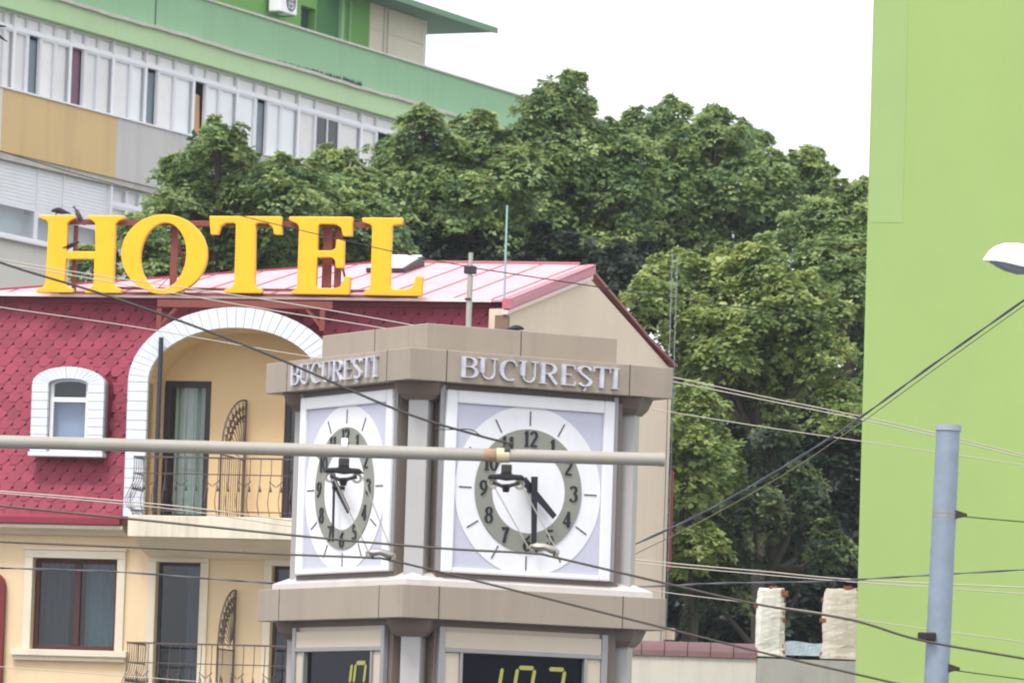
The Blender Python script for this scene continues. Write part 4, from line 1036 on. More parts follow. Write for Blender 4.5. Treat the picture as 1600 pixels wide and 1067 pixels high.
to = tp.build('tarpaulin', M('blue_white_tarp', S(158, 170, 180), .7, .12, 4)); to.location = (float(OW.O[0]), float(OW.O[1]), 0); to.rotation_euler = (0, 0, OW.rot); tag(to, 'pale blue tarpaulin lying between the two ruined pillars', 'tarpaulin')

# ================================================================== TREES
RAMP = [(.055, .11, .042), (.11, .2, .066), (.19, .29, .092), (.3, .4, .135), (.45, .53, .22)]
RAMPY = [(.07, .125, .035), (.15, .24, .065), (.25, .345, .095), (.37, .45, .14), (.5, .55, .22)]
RAMP_SHADE = [(.005, .011, .01), (.009, .02, .014), (.015, .031, .02), (.03, .055, .028), (.08, .12, .05)]  # deep shade among the trees is put into these near-black greens
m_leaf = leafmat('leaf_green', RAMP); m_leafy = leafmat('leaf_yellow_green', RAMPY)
m_leafm = leafmat('leaf_half_shade', [(.015, .035, .02), (.03, .06, .028), (.06, .1, .04), (.13, .19, .07), (.3, .36, .14)])  # shade low on the right put into the darker leaf tones
m_leafshade = leafmat('leaf_shade_green', RAMP_SHADE)
m_bark = M('bark', (.06, .05, .04), .95, .3, 4, .6, 20)
def crown_mesh(blobs, seed, dens=1., leaf=.13):
    r_ = np.random.default_rng(seed)
    cen, out, rad, tint = [], [], [], []
    for c, R in blobs:
        vol = (R[0]*R[2])**.5
        n_ = max(8, int(40*dens*(R[0]*R[2]+R[0]*R[1]+R[1]*R[2])/3/.55))
        d = r_.normal(size=(n_, 3)); d /= np.linalg.norm(d, axis=1)[:, None]
        q_ = r_.uniform(.3, 1.08, n_)**.5
        cen.append(c + d*q_[:, None]*R); out.append(d); rad.append(r_.uniform(.2, .56, n_)*min(1.15, .75+.3*vol)); tint.append(r_.beta(1.6, 2.2, n_))
        for _ in range(5):                          # sprigs that reach out of the crown
            d0 = r_.normal(size=3); d0[2] = abs(d0[2])+.4; d0 /= np.linalg.norm(d0); g_ = d0*.5+np.array([r_.normal()*.25, 0, .7]); g_ /= np.linalg.norm(g_)
            m_ = r_.integers(2, 4); st = c+d0*R*.92
            cen.append(st[None]+g_[None]*np.arange(m_)[:, None]*.11*(leaf/.13)); out.append(np.repeat(d0[None], m_, 0)); rad.append(np.linspace(.2, .09, m_)); tint.append(r_.uniform(.3, .9, m_))
    cen, out, rad, tint = map(np.concatenate, (cen, out, rad, tint))
    nl = 32; k = 4                                  # leaf groups per clump, leaflets per group
    N = len(cen)
    up = np.array([0, 0, 1.])
    nz = out*.5 + up*.9 + r_.normal(size=(N, 3))*.2; nz /= np.linalg.norm(nz, axis=1)[:, None]
    ax = np.cross(nz, r_.normal(size=(N, 3))); ax /= np.linalg.norm(ax, axis=1)[:, None]; ay = np.cross(nz, ax)
    ph = r_.uniform(0, 2*pi, (N, nl)); rr_ = np.sqrt(r_.uniform(0, 1, (N, nl)))
    hgt_ = .22*(1-rr_**2) - .3*rr_**2 + r_.normal(size=(N, nl))*.07
    tipd = ax[:, None]*np.cos(ph)[..., None] + ay[:, None]*np.sin(ph)[..., None]
    pos = cen[:, None] + rad[:, None, None]*(tipd*rr_[..., None] + nz[:, None]*hgt_[..., None])
    gd_ = tipd*(.35+rr_[..., None]) + nz[:, None]*.2 - up*.25; gd_ /= np.linalg.norm(gd_, axis=2)[..., None]
    gt = np.clip(tint[:, None] + r_.normal(size=(N, nl))*.12 + .15*(r_.random((N, nl)) > .85), 0, 1)
    pos = pos.reshape(-1, 3); gd_ = gd_.reshape(-1, 3); gt = gt.reshape(-1); gn = np.repeat(nz, nl, 0)
    G = len(pos)
    sd_ = np.cross(gd_, gn); sd_ /= np.linalg.norm(sd_, axis=1)[:, None]+1e-9; gn2 = np.cross(sd_, gd_)
    an = np.linspace(-1.2, 1.2, k)[None] + r_.normal(size=(G, k))*.5
    lsz = np.repeat(r_.uniform(.7, 1.35, N), nl)[:, None, None]
    dl = gd_[:, None]*np.cos(an)[..., None] + sd_[:, None]*np.sin(an)[..., None] + gn2[:, None]*r_.normal(size=(G, k, 1))*.3 - up*.12
    dl /= np.linalg.norm(dl, axis=2)[..., None]
    ln = leaf*lsz*r_.uniform(.55, 1.15, (G, k, 1))
    wd = np.cross(dl, gn2[:, None] + r_.normal(size=(G, k, 3))*.35); wd /= np.linalg.norm(wd, axis=2)[..., None]+1e-9
    nn_ = np.cross(wd, dl)
    b0 = pos[:, None] + dl*ln*.08
    mid = pos[:, None] + dl*ln*.58
    lf = mid + wd*ln*.25 - nn_*ln*.06; rt_ = mid - wd*ln*.25 - nn_*ln*.06; tip = pos[:, None] + dl*ln - nn_*ln*.1
    V = np.stack([b0, lf, tip, rt_], 2).reshape(-1, 3).astype(np.float32)
    nL = G*k
    tv = np.repeat(np.clip(np.repeat(gt, k) + r_.normal(size=nL)*.07, 0, 1), 4).astype(np.float32)
    base = np.arange(nL)*4
    Fi = np.stack([base, base+1, base+2, base, base+2, base+3], 1).reshape(-1).astype(np.int32)
    me = bpy.data.meshes.new('crown'); me.vertices.add(len(V)); me.vertices.foreach_set('co', V.reshape(-1))
    me.loops.add(len(Fi)); me.loops.foreach_set('vertex_index', Fi)
    me.polygons.add(nL*2); me.polygons.foreach_set('loop_start', np.arange(nL*2, dtype=np.int32)*3)
    at = me.attributes.new('tint', 'FLOAT', 'POINT'); at.data.foreach_set('value', tv)
    me.update(calc_edges=True); me.validate()
    return me, cen
def tree(lab, Y, spec, seed, mat=None, dens=1., base=None, leaf=.13, cat='tree', name='broadleaf_tree', tw=.17, dd=1.0):
    r_ = random.Random(seed); k = Y/F
    pts = []
    for s_ in spec:
        px_, py_, rx_, ry_ = s_[:4]; dy = s_[4] if len(s_) > 4 else r_.uniform(-1, 1)
        pts.append((atY(px_, py_, Y+dy), np.array([rx_*k, .75*(rx_+ry_)/2*k*dd+.25, ry_*k])))
    bx = base if base is not None else np.mean([s_[0] for s_ in spec]); b = atY(bx, 900, Y); b[2] = 0
    root = thing(name, lab, cat, (b[0], b[1], 0))
    me, cen = crown_mesh([(c-b, R) for c, R in pts], seed, dens, leaf)
    me.materials.append(mat or m_leaf); o_ = bpy.data.objects.new('crown', me); COL.objects.link(o_); o_.parent = root
    tr_ = MB(); top = max(c[2] for c, R in pts); low = min(c[2] for c, R in pts)
    zf_ = max(1.2, min(low-.3, top*.55)); mid = np.mean([c for c, R in pts], axis=0)-b
    tr_.tube([(0, 0, 0), (.05, .03, zf_*.5), (mid[0]*.15, .05, zf_), (mid[0]*.55, mid[1]*.5, (zf_+top)/2), (mid[0]*.9, mid[1], top-.4)], [tw*1.15, tw, tw*.85, tw*.5, .03], 8)
    for c, R in pts:
        c = c-b; s0 = np.array([mid[0]*.15, .05, zf_]) if c[2] < (zf_+top)/2 else np.array([mid[0]*.5, mid[1]*.45, zf_+(top-zf_)*.42])
        if c[2] < zf_: s0 = np.array([.04, .03, max(.8, c[2]-.6)])
        m2 = (s0+c)/2+np.array([r_.uniform(-.2, .2), r_.uniform(-.2, .2), -.15])
        tr_.tube([s0, m2, c, c+np.array([r_.uniform(-.3, .3)*R[0], r_.uniform(-.3, .3), R[2]*.6])], [tw*.42, tw*.3, tw*.16, .012], 6)
        for _ in range(3):
            e_ = c+np.array([r_.uniform(-.8, .8)*R[0], r_.uniform(-.6, .6)*R[1], r_.uniform(-.3, .8)*R[2]])
            tr_.tube([m2*.4+c*.6, (c+e_)/2, e_], [tw*.15, .02, .008], 5)
    tr_.build('trunk', m_bark, root, smooth=True)
    return root
tree('green tree left of centre, behind the O and T of the sign', 104, [(345, 225, 34, 28), (300, 275, 45, 35), (350, 280, 60, 45), (415, 285, 55, 40), (470, 300, 45, 35), (300, 325, 60, 40), (380, 340, 70, 45), (450, 360, 60, 45), (225, 370, 40, 30), (250, 420, 50, 30), (330, 410, 60, 40), (150, 420, 34, 22), (410, 420, 60, 40), (440, 330, 60, 50), (270, 350, 50, 40), (350, 400, 70, 40)], 1, base=330)
tree('smaller tree directly behind the E of the sign', 106, [(520, 270, 40, 30), (560, 305, 45, 35), (500, 330, 45, 35), (545, 370, 60, 45), (480, 400, 50, 35), (590, 395, 55, 40), (530, 310, 50, 45), (570, 350, 60, 45)], 2, base=540)
tree('broad tree rising behind the L of the sign', 110, [(660, 205, 34, 28), (620, 255, 45, 38), (690, 250, 50, 40), (740, 215, 36, 34), (770, 255, 40, 40), (640, 310, 60, 45), (720, 315, 60, 50), (790, 320, 50, 45), (680, 375, 80, 45), (770, 385, 60, 45), (620, 370, 40, 40), (680, 290, 70, 60), (740, 340, 70, 50), (800, 270, 50, 45)], 3, base=700)
tree('tall peaked tree, its top against the sky over the roof ridge', 116, [(880, 150, 26, 30), (850, 180, 40, 34), (905, 185, 32, 30), (820, 225, 46, 40), (885, 235, 60, 45), (940, 235, 36, 38), (850, 290, 70, 50), (920, 310, 60, 50), (880, 370, 80, 50), (960, 385, 60, 45), (860, 220, 60, 50), (900, 280, 80, 50), (840, 340, 80, 50), (975, 300, 50, 45), (980, 250, 40, 34)], 4, base=880)
tree('wide hazy tree with the ragged right-hand skyline', 121, [(1048, 185, 30, 22), (1000, 215, 40, 34), (1055, 225, 50, 36), (1110, 200, 36, 30), (1165, 230, 40, 32), (1130, 265, 60, 45), (1045, 285, 70, 50), (1200, 285, 45, 40), (1240, 270, 18, 30), (1268, 258, 12, 22), (1275, 290, 22, 26), (1000, 340, 50, 45), (1110, 340, 80, 50), (1215, 345, 60, 40), (1040, 400, 80, 45), (1090, 240, 70, 45), (1170, 300, 80, 55), (1060, 330, 80, 60), (1150, 400, 90, 50), (1010, 275, 60, 50), (1240, 330, 50, 45), (1110, 222, 60, 30), (960, 330, 50, 45)], 5, base=1110)
tree('tree squeezed between the woods and the lime green wall', 112, [(1335, 315, 30, 28), (1300, 345, 40, 32), (1345, 370, 40, 40), (1290, 410, 45, 40), (1335, 440, 40, 45), (1350, 520, 36, 50), (1290, 480, 40, 40), (1345, 600, 36, 50), (1320, 400, 60, 50), (1270, 370, 50, 45), (1300, 440, 60, 45), (1320, 340, 50, 36)], 6, base=1330)
tree('yellow-green leafy tree in front of the woods, right of the gable', 103, [(1190, 420, 46, 40), (1240, 470, 50, 40), (1130, 440, 45, 34), (1180, 500, 60, 40), (1100, 490, 50, 36), (1250, 540, 50, 40), (1140, 560, 60, 40), (1215, 600, 40, 40), (1290, 560, 36, 36), (1080, 545, 36, 40), (1300, 640, 34, 40), (1020, 470, 40, 30), (1160, 470, 80, 50), (1210, 540, 80, 50), (1120, 520, 60, 45), (1260, 500, 60, 45), (1060, 430, 50, 34), (1170, 620, 50, 34)], 7, m_leafy, base=1190)
tree('low bright tree right beside the gable wall', 99, [(1085, 690, 46, 34), (1120, 730, 40, 34), (1070, 750, 40, 40), (1100, 800, 46, 40), (1080, 860, 50, 34), (1090, 640, 40, 26), (1100, 760, 60, 50), (1075, 700, 50, 50)], 8, m_leafy, base=1080)
tree('leafy tree with shade-dark leaves over the ruined pillars', 100, [(1205, 700, 46, 32), (1235, 765, 46, 30), (1180, 810, 50, 34), (1250, 830, 44, 30), (1300, 850, 36, 20), (1150, 890, 50, 40), (1260, 890, 46, 26), (1110, 930, 50, 40)], 9, m_leafm, base=1200, dens=.6)
tree('dense tree with shade-dark leaves deep behind the yellow-green one', 112, [(1180, 560, 90, 60, 0), (1090, 600, 80, 60, .5), (1260, 640, 90, 60, 1), (1120, 700, 90, 70, 0), (1230, 730, 90, 70, .5), (1310, 720, 60, 80, 0), (1060, 470, 60, 50, .3), (1010, 430, 60, 40, .5), (1140, 820, 100, 80, .4), (1270, 830, 90, 80, 0), (1060, 790, 70, 80, .2), (1200, 930, 120, 70, 0), (1080, 920, 70, 70, .3), (1310, 930, 70, 70, .4), (1100, 990, 90, 40, .4), (1220, 1000, 90, 40, .4), (1320, 1000, 70, 40, .4)], 10, m_leafshade, base=1190, dens=1.1, leaf=.19)
tree('shrubby trees behind the roof ridge', 108, [(450, 420, 60, 36, 1), (560, 420, 60, 36, 1), (660, 405, 70, 40, 1), (760, 410, 70, 40, 1), (860, 410, 60, 40, 1), (950, 430, 60, 40, 1), (700, 350, 60, 40, 2), (350, 440, 60, 30, 1)], 12, m_leafshade, base=650, leaf=.17)

# ================================================================== STREET FURNITURE: span arm, hangers, pole, lamp
YB = 42.
m_bar = M('grey_painted_tube', S(164, 160, 150, .84), .5, .1, 1.5, .08, 40, .3, S(140, 110, 80))
m_rustp = M('rusty_patch', S(158, 132, 104), .8, .3, 12)
m_ins = M('black_insulator', S(24, 24, 30), .4, .1)
m_fit = M('cast_fitting', S(160, 154, 146), .5, .2, 8, metal=.5)
m_fitd = M('dark_fitting', S(56, 52, 50), .5, .25, 8, metal=.2)
m_cable = M('black_cable', S(40, 38, 38), .6, .1, 4)
m_wirep = M('pale_wire', S(168, 160, 150), .5, .1, 4, metal=.2)
m_contact = M('contact_wire', S(72, 66, 60), .5, .15, 6, metal=.3)
a0, a1 = atY(-330, 681, YB), atY(1036, 718, YB)
arm = thing('bracket_arm', 'long grey tube arm crossing in front of the clock tower, carrying trolley wires', 'pole arm', (a0[0], a0[1], 0))
O0 = np.array([a0[0], a0[1], 0])
ra = 10.2*YB/F
MB().tube([a0-O0, a1-O0], ra, 20).build('tube', m_bar, arm, smooth=True)
pe = a1-O0; dx_ = (a1-a0)/np.linalg.norm(a1-a0)
MB().tube([pe-dx_*.03, pe+dx_*.012], ra*1.06, 20).build('end_cap', m_bar, arm, smooth=True)
def onarm(px_): 
    t = (px_+330)/(1036+330); return a0+(a1-a0)*t-O0
MB().tube([onarm(756), onarm(776)], ra*1.012, 20).build('rust_band', m_rustp, arm, smooth=True)
MB().tube([onarm(776), onarm(796)], ra*1.12, 20).build('sleeve', M('cream_sleeve', S(200, 186, 156), .6, .2, 8), arm, smooth=True)
MB().tube([(0, 0, 0), (0, 0, a0[2]+1.2)], [.14, .09], 16).build('mast', m_bar, arm, smooth=True)
def hanger(lab, pxc, pyt, clipL, clipR, rods, g):
    k = YB/F
    c = atY(pxc, pyt, YB); t_ = thing('wire_hanger', lab, 'wire hanger', tuple(c), 0, 'trolley wire hangers')
    P = lambda px_, py_, dy=0: atY(px_, py_, YB+dy)-c
    zb_ = P(pxc, pyt)
    MB().tube([P(pxc-4, pyt-11+.1), P(pxc+5, pyt-11+.1)], ra*1.06, 16).build('clamp_ring', m_white if g == 0 else m_fitd, t_, smooth=True)
    MB().box(-.04, .04, -.04, .04, -.11, -.045).build('clamp_block', m_fitd, t_, bevel=.01)
    prf = [(-30*k, -.155), (-27*k, -.122), (-9*k, -.116), (-6*k, -.07), (6*k, -.07), (9*k, -.116), (25*k, -.12), (32*k, -.155), (12*k, -.158), (0, -.165), (-10*k, -.158)]
    MB().prism(prf, -.035, .035).build('insulator', m_ins, t_, bevel=.008)
    for s_ in (-1, 1):
        MB().tube([(s_*.1+.03*cos(a), 0, -.19+.03*sin(a)) for a in np.linspace(0, 2*pi, 13)], .01, 6).build('eye', m_fit, t_, smooth=True)
    MB().tube([(-.1, 0, -.18), (-.03, 0, -.205), (.03, 0, -.2), (.1, 0, -.18)], .014, 8).build('yoke', m_fitd, t_, smooth=True)
    MB().tube([(.0, 0, -.2), (0, 0, -.25)], [.035, .022], 8).build('knob', m_ins, t_, smooth=True)
    for (x0, y0, x1, y1) in rods: MB().tube([P(x0, y0), P(x1, y1)], .005, 5).build('rod', m_wirep, t_)
    l, r2 = P(*clipL), P(*clipR)
    d_ = r2-l
    MB().tube([l, l+d_*.15, l+d_*.5+np.array([0, 0, .012]), l+d_*.85, r2], [.016, .03, .024, .03, .018], 8).build('wire_clip', m_fit, t_, smooth=True)
    for q_ in (l, r2): MB().tube([q_+np.array([.02*cos(a), 0, -.012+.022*sin(a)]) for a in np.linspace(0, 2*pi, 11)], .008, 5).build('eye', m_fit, t_, smooth=True)
    for f_ in (.15, .9): MB().tube([l+d_*f_, l+d_*f_+np.array([.005, 0, -.05])], .01, 6).build('clip_leg', m_fitd, t_)
    return t_
hanger('white-collared trolley wire hanger in front of the left clock dial', 538, 706, (576, 862), (613, 867), [(522, 748, 575, 860), (566, 745, 614, 866)], 0)
hanger('dark-collared trolley wire hanger in front of the right clock dial', 792, 716, (832, 853), (869, 860), [(770, 756, 826, 856), (812, 752, 867, 854)], 1)
# steel pole on the right
YP = 45.
pt_, pb_ = atY(1482, 664, YP), atY(1463, 1067, YP)
pole = thing('steel_pole', 'pale grey steel pole with wire collars before the lime green wall', 'pole', (pb_[0], pb_[1], 0))
dxp = (pt_[0]-pb_[0])
k = YP/F
zt_ = pt_[2]; slope_ = dxp/(pt_[2]-pb_[2])
def pp(z): return (slope_*(z-pb_[2]), 0, z)
MB().tube([pp(0), pp(zt_)], [.105, 18.5*k], 24).build('shaft', m_galv, pole, smooth=True)
MB().tube([pp(zt_-.045), pp(zt_)], 20.5*k, 24).build('cap', M('pole_cap', S(150, 158, 168), .5, .1), pole, smooth=True)
for py_ in (803, 1043):
    zz0 = atY(1472, py_, YP)[2]; rb = 18.8*k+.002
    for dz in (-.018, .012):
        MB().tube([pp(zz0+dz-.007), pp(zz0+dz+.007)], rb, 24).build('collar', m_fit, pole, smooth=True)
    x_, y_, z_ = pp(zz0); MB().loft([[(x_+.085, -.05, z_-.035), (x_+.085, .03, z_-.035), (x_+.085, .03, z_+.035), (x_+.085, -.05, z_+.035)], [(x_+.18, -.02, z_-.012), (x_+.18, .0, z_-.012), (x_+.18, .0, z_+.008), (x_+.18, -.02, z_+.008)]]).build('wire_anchor', m_fitd, pole)
zz0 = atY(1447, 995, YP)[2]; x_ = pp(zz0)[0]
MB().box(x_-.17, x_-.03, -.16, -.03, zz0-.03, zz0+.035).build('junction_box', m_ins, pole, bevel=.01)
# street lamp head
YL = 44.; k = YL/F
c = atY(1580, 405, YL)
lamp = thing('street_lamp', 'white cobra-head street lamp reaching in at the right edge', 'street lamp', (c[0]+1.6, c[1], 0))
bx_ = np.array([c[0]+1.6, c[1], 0])
top_ = [(1536, 405), (1545, 392), (1556, 384), (1570, 380), (1590, 380), (1610, 383), (1640, 392), (1670, 402)]
bot_ = [(1538, 407), (1546, 408), (1556, 409), (1570, 412), (1590, 417), (1610, 421), (1640, 416), (1670, 412)]
wdt = [.01, .06, .1, .13, .14, .13, .08, .04]
rings = []
for (a, b, w2) in zip(top_, bot_, wdt):
    A_, B_ = atY(*a, YL)-bx_, atY(*b, YL)-bx_; cz, hz_ = (A_[2]+B_[2])/2, max(.004, (A_[2]-B_[2])/2)
    rings.append([(A_[0], w2*cos(t), (B_[2] if sin(t) < 0 else B_[2]+2*hz_*sin(t)) if sin(t) >= 0 else B_[2]+.15*hz_*sin(t)) for t in np.linspace(0, 2*pi, 17)[:-1]])
MB().loft(rings).build('lamp_head', M('white_lamp', (.82, .82, .84), .3, .03), lamp, smooth=True)
lens = []
for (a, b, w2) in zip(top_[1:6], bot_[1:6], wdt[1:6]):
    B_ = atY(*b, YL)-bx_; dp_ = [.0, .03, .05, .055, .03][len(lens)]
    lens.append([(B_[0], w2*.85*cos(t), B_[2]-.006-dp_*(.5+.5*abs(sin(t)))*(1 if sin(t) < 0 else .1)) for t in np.linspace(0, 2*pi, 13)[:-1]])
MB().loft(lens).build('lens', M('grey_lens', S(120, 128, 136), .2, .05), lamp, smooth=True)
e_ = atY(1665, 407, YL)-bx_
MB().tube([e_, (0-.1, 0, e_[2]+.02), (0, 0, e_[2]-.5), (0, 0, 0)], [.03, .035, .06, .1], 12).build('post', m_galv, lamp, smooth=True)

# ================================================================== WIRES
def wire(lab, pts, r, mat, name='wire', Y=None, strands=1, cat='wire'):
    P3 = [atY(q_[0], q_[1], q_[2] if len(q_) > 2 else Y) for q_ in pts]
    ext = {}
    for q_, i0, i1 in ((pts[0], 0, 1), (pts[-1], -1, -2)):   # run on past the frame
        if q_[0] <= -40 or q_[0] >= 1600 or q_[:2] == (900, 894) or q_[:2] == (900, 915):
            d_ = P3[i0]-P3[i1]; ext[i0] = P3[i0]+d_/np.linalg.norm(d_)*9
    # Catmull-Rom
    Q = [2*P3[0]-P3[1]]+P3+[2*P3[-1]-P3[-2]]; out_ = []
    for i in range(1, len(Q)-2):
        for t in np.linspace(0, 1, 9)[:-1]:
            a, b, c_, d_ = Q[i-1:i+3]; out_.append(.5*((2*b)+(c_-a)*t+(2*a-5*b+4*c_-d_)*t*t+(3*b-a-3*c_+d_)*t**3))
    out_.append(P3[-1])
    if 0 in ext: out_.insert(0, ext[0])
    if -1 in ext: out_.append(ext[-1])
    o3 = out_[len(out_)//2].copy()
    mb = MB()
    if strands == 1: mb.tube([q_-o3 for q_ in out_], r, 6)
    else:
        for s_ in (0, pi):
            mb.tube([q_-o3+r*.9*np.array([0, cos(i*.9+s_), sin(i*.9+s_)]) for i, q_ in enumerate(out_)], r, 5)
    o_ = mb.build(name, mat, None, smooth=True); o_.location = [float(q_) for q_ in o3]
    return tag(o_, lab, cat)
def pxr(t, Y): return t*Y/F/2
yph = H.O[1]-.6
wire('thin dark wire from the upper left over the sign letters to the roof post', [(-60, 219), (0, 236), (160, 283), (420, 348), (636, 398), (728, 416)], pxr(1.7, 85), m_cable, Y=yph)
wire('thin dark wire from the roof post across the trees to the lime wall', [(736, 418), (960, 452), (1220, 489), (1420, 509), (1610, 523)], pxr(1.8, 80), m_cable, Y=yph-14.5)
wire('thick black cable slanting down from the left edge to the tube arm', [(-80, 370, 44), (0, 410, 43.6), (180, 466, 43.2), (400, 546, 42.8), (620, 640, 42.4), (740, 678, 42.1), (802, 694, 41.95)], pxr(4.2, 42.5), m_cable, 'cable', cat='cable')
wire('short loose wire tail beside the thick black cable', [(678, 670), (705, 671), (735, 671), (752, 681)], pxr(2, 42), m_cable, Y=41.9)
wire('upper pale wire across the foot of the sign letters, behind the clock', [(-40, 396), (0, 405), (150, 430), (420, 469), (650, 509), (850, 548), (1055, 590), (1200, 621), (1400, 662), (1610, 713)], pxr(1.9, 60), m_wirep, Y=58)
wire('lower pale wire across the foot of the sign letters, behind the clock', [(-40, 406), (24, 415), (150, 437), (420, 484), (600, 513), (850, 558), (1055, 597), (1200, 626), (1400, 667), (1610, 717)], pxr(1.9, 60), m_wirep, Y=58.5)
wire('pale wire over the red shingles passing behind the top band', [(-40, 472), (0, 480), (200, 509), (420, 547), (600, 575), (800, 604), (1000, 636), (1200, 668), (1400, 697), (1610, 728)], pxr(1.7, 62), m_wirep, Y=62)
wire('upper of two pale wires passing the balcony slab, behind the lower dials', [(-40, 761), (0, 767), (150, 779), (300, 793), (470, 815), (750, 850), (1043, 879), (1200, 893), (1335, 905), (1610, 918)], pxr(2.2, 60), m_wirep, Y=60)
wire('lower of two pale wires passing the balcony slab, behind the lower dials', [(-40, 764), (0, 770), (150, 783), (300, 799), (470, 824), (750, 856), (1043, 884), (1200, 898), (1335, 909), (1610, 928)], pxr(1.8, 60), m_wirep, Y=60.6)
wire('dark contact wire hung from the dark-collared hanger', [(-80, 781), (0, 790), (260, 816), (520, 842), (700, 857), (830, 864), (870, 871), (1040, 911), (1180, 943), (1330, 968), (1440, 1000), (1610, 1030)], pxr(4.2, 42), m_contact, 'contact_wire', Y=41.97)
wire('dark contact wire hung from the white-collared hanger', [(-80, 842), (0, 846), (260, 857), (450, 866), (575, 871), (615, 876), (760, 911), (1000, 971), (1200, 1021), (1400, 1067), (1610, 1117)], pxr(4.0, 42), m_contact, 'contact_wire', Y=42.0)
wire('twisted grey cable across the lower windows, running on past the gable', [(-60, 884), (0, 887), (180, 893), (345, 905), (470, 913), (700, 921), (1000, 916), (1120, 911), (1280, 908), (1420, 900), (1610, 889)], pxr(1.9, 57), M('grey_cable', S(84, 82, 90), .6, .1), 'cable', Y=57, strands=2, cat='cable')
wire('thin pale wire at the bottom left corner below the window sill', [(-40, 1037), (0, 1041), (160, 1053), (330, 1066), (600, 1090)], pxr(1.5, 60), m_wirep, Y=59)
wire('thin pale wire running down right from behind the lower band', [(930, 908), (1000, 920), (1174, 942), (1282, 957), (1380, 973), (1610, 1004)], pxr(1.7, 60), m_wirep, Y=59.5)
wire('thick grey cable climbing to the right edge across the trees', [(900, 894, 60), (975, 858, 59), (1100, 800, 58), (1230, 726, 56.5), (1340, 655, 55), (1460, 568, 53.5), (1610, 462, 52)], pxr(2.5, 56), M('slate_cable', S(76, 78, 92), .55, .1), 'cable', strands=2, cat='cable')
wire('thin wire just beneath the climbing grey cable', [(900, 915, 60.4), (975, 874, 59.4), (1100, 812, 58.4), (1230, 738, 57), (1340, 664, 55.5), (1460, 577, 54), (1610, 470, 52.5)], pxr(1.6, 56), M('tan_wire', S(120, 112, 90), .6, .1))
wire('wire from the upper collar of the steel pole to the right edge', [(1489, 805, 45), (1530, 809, 45), (1610, 816, 45)], pxr(2, 45), m_cable)
wire('wire from the lower collar of the steel pole to the right edge', [(1480, 1045, 45), (1530, 1052, 45), (1610, 1062, 45)], pxr(2, 45), m_cable)

# ================================================================== BIRDS
m_bird = M('pigeon_grey', S(72, 70, 78), .8, .3, 14); m_birdd = M('pigeon_dark', S(44, 42, 50), .8, .3, 14); m_beak = M('beak', S(60, 50, 46), .6)
def pigeon(lab, pos, rz, spine, rad, mat, legs=.05):
    """spine: (x, z) points from tail to head; rad: (half width, half height)"""
    t_ = thing('pigeon', lab, 'bird', tuple(pos), rz, 'pigeons on the sign')
    rings = [[(x+0*a, w2*cos(a), z+h2*sin(a)) for a in np.linspace(0, 2*pi, 13)[:-1]] for (x, z), (w2, h2) in zip(spine, rad)]
    MB().loft(rings).build('body', mat, t_, smooth=True)
    (x, z) = spine[-1]; MB().loft([[(x-.005, .006*cos(a), z+.006*sin(a)) for a in np.linspace(0, 2*pi, 7)[:-1]], [(x+.028, .001*cos(a), z-.008+.001*sin(a)) for a in np.linspace(0, 2*pi, 7)[:-1]]]).build('beak', m_beak, t_)
    mx_ = spine[len(spine)//2]
    for s_ in (-1, 1): MB().tube([(mx_[0], s_*.025, mx_[1]-.04), (mx_[0]+.01, s_*.025, 0)], .005, 5).build('leg', m_beak, t_)
    for s_ in (-1, 1):
        w_ = MB(); a = [(spine[1][0]-.03, s_*.03, spine[1][1]+.01), (spine[3][0], s_*.068, spine[3][1]+.02), (spine[4][0], s_*.06, spine[4][1]+.0), (spine[3][0]-.05, s_*.065, spine[3][1]-.03)]
        w_.slab(a, (0, s_*.006, 0)); w_.build('wing', mat, t_)
    return t_
def hw(px_, py_, y): x, z = H.loc(px_, py_, y); return H.O+H.e*x+H.v*y+np.array([0, 0, z])
sp1 = [(-.19, .03), (-.14, .045), (-.08, .06), (-.02, .075), (.04, .08), (.08, .08), (.105, .075), (.125, .07)]
rd1 = [(.03, .006), (.035, .012), (.05, .035), (.06, .05), (.055, .045), (.035, .03), (.025, .024), (.008, .008)]
pigeon('dark pigeon crouched on top of the letter H', hw(92, 337, yl), radians(168), sp1, rd1, m_birdd)
sp2 = [(-.12, -.03), (-.09, .0), (-.05, .05), (-.01, .1), (.03, .15), (.045, .195), (.055, .225), (.075, .23)]
rd2 = [(.03, .02), (.045, .045), (.065, .07), (.075, .085), (.06, .06), (.036, .036), (.034, .03), (.01, .01)]
pigeon('grey pigeon standing upright beside the top of the letter H', hw(121, 347, yl+.12), radians(180), sp2, rd2, m_bird)
sp3 = [(-.17, .015), (-.13, .03), (-.08, .055), (-.02, .09), (.04, .12), (.08, .14), (.105, .15), (.125, .148)]
pigeon('small black pigeon perched on the crossbar of the letter H', hw(111, 393.5, yl), radians(-10), sp3, [(a*.8, b*.8) for a, b in rd1], m_birdd)
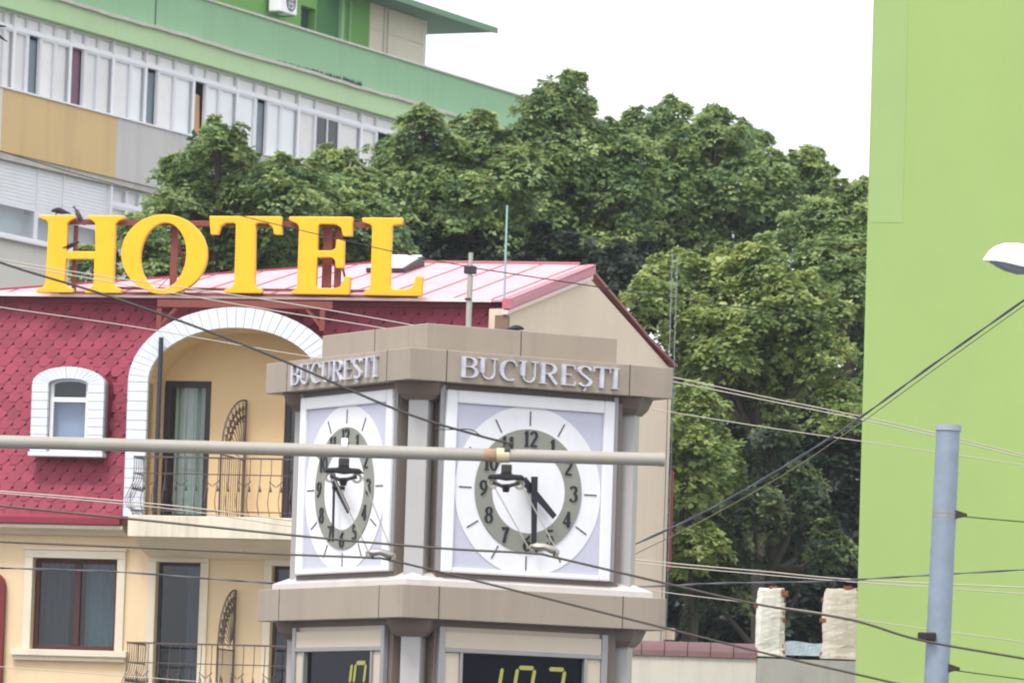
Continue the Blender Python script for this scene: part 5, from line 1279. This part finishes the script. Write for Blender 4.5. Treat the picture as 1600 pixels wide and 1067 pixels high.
# bird on the clock tower's upper tier and a bird flying in at the left edge
ct = atY(806, 515, 49.2); ct[2] = zU
b_ = thing('small_bird', 'small dark bird crouched on the upper tier of the clock tower', 'bird', tuple(ct), radians(20))
MB().loft([[(x*.6, w2*.55*cos(a), z*.5+h2*.55*sin(a)+.005) for a in np.linspace(0, 2*pi, 11)[:-1]] for (x, z), (w2, h2) in zip(sp1, rd1)]).build('body', m_birdd, b_, smooth=True)
MB().tube([(.04, 0, .02), (.03, 0, 0)], .003, 4).build('leg', m_beak, b_)
cf = atY(-22, 44, 60)
b_ = thing('flying_bird', 'black bird flying at the upper left edge, one wing tip in view', 'bird', tuple(cf), radians(160))
MB().loft([[(x*1.2, w2*cos(a), z*.4+h2*sin(a)) for a in np.linspace(0, 2*pi, 11)[:-1]] for (x, z), (w2, h2) in zip(sp1, rd1)]).build('body', m_birdd, b_, smooth=True)
tipw = atY(13, 67, 60)-cf; R_ = np.array([[cos(radians(-160)), -sin(radians(-160)), 0], [sin(radians(-160)), cos(radians(-160)), 0], [0, 0, 1]]); tl_ = R_@tipw
for s_ in (1, -1):
    t2 = tl_*np.array([1, 1, 1]) if s_ == 1 else np.array([-tl_[0]*.3, -.25, .1])
    q1, q2 = np.array([.07, .0, .03]), np.array([-.08, .0, .03])
    MB().slab([q1, q1*.45+t2*.55+np.array([0, 0, .035]), t2, q2*.45+t2*.5+np.array([0, 0, -.05]), q2], (0, .012, .008)).build('wing', m_birdd, b_)

# ================================================================== HAZE
hm = bpy.data.materials.new('haze'); hm.use_nodes = True; hn = hm.node_tree; hn.nodes.clear()
ho = hn.nodes.new('ShaderNodeOutputMaterial'); hv = hn.nodes.new('ShaderNodeVolumePrincipled')
hv.inputs['Color'].default_value = (.88, .94, 1, 1); hv.inputs['Density'].default_value = .0002; hv.inputs['Anisotropy'].default_value = .2
hn.links.new(hv.outputs[0], ho.inputs['Volume'])
hz = MB().box(-260, 260, -70, 460, -1, 32).build('haze', hm); hz['kind'] = 'stuff'
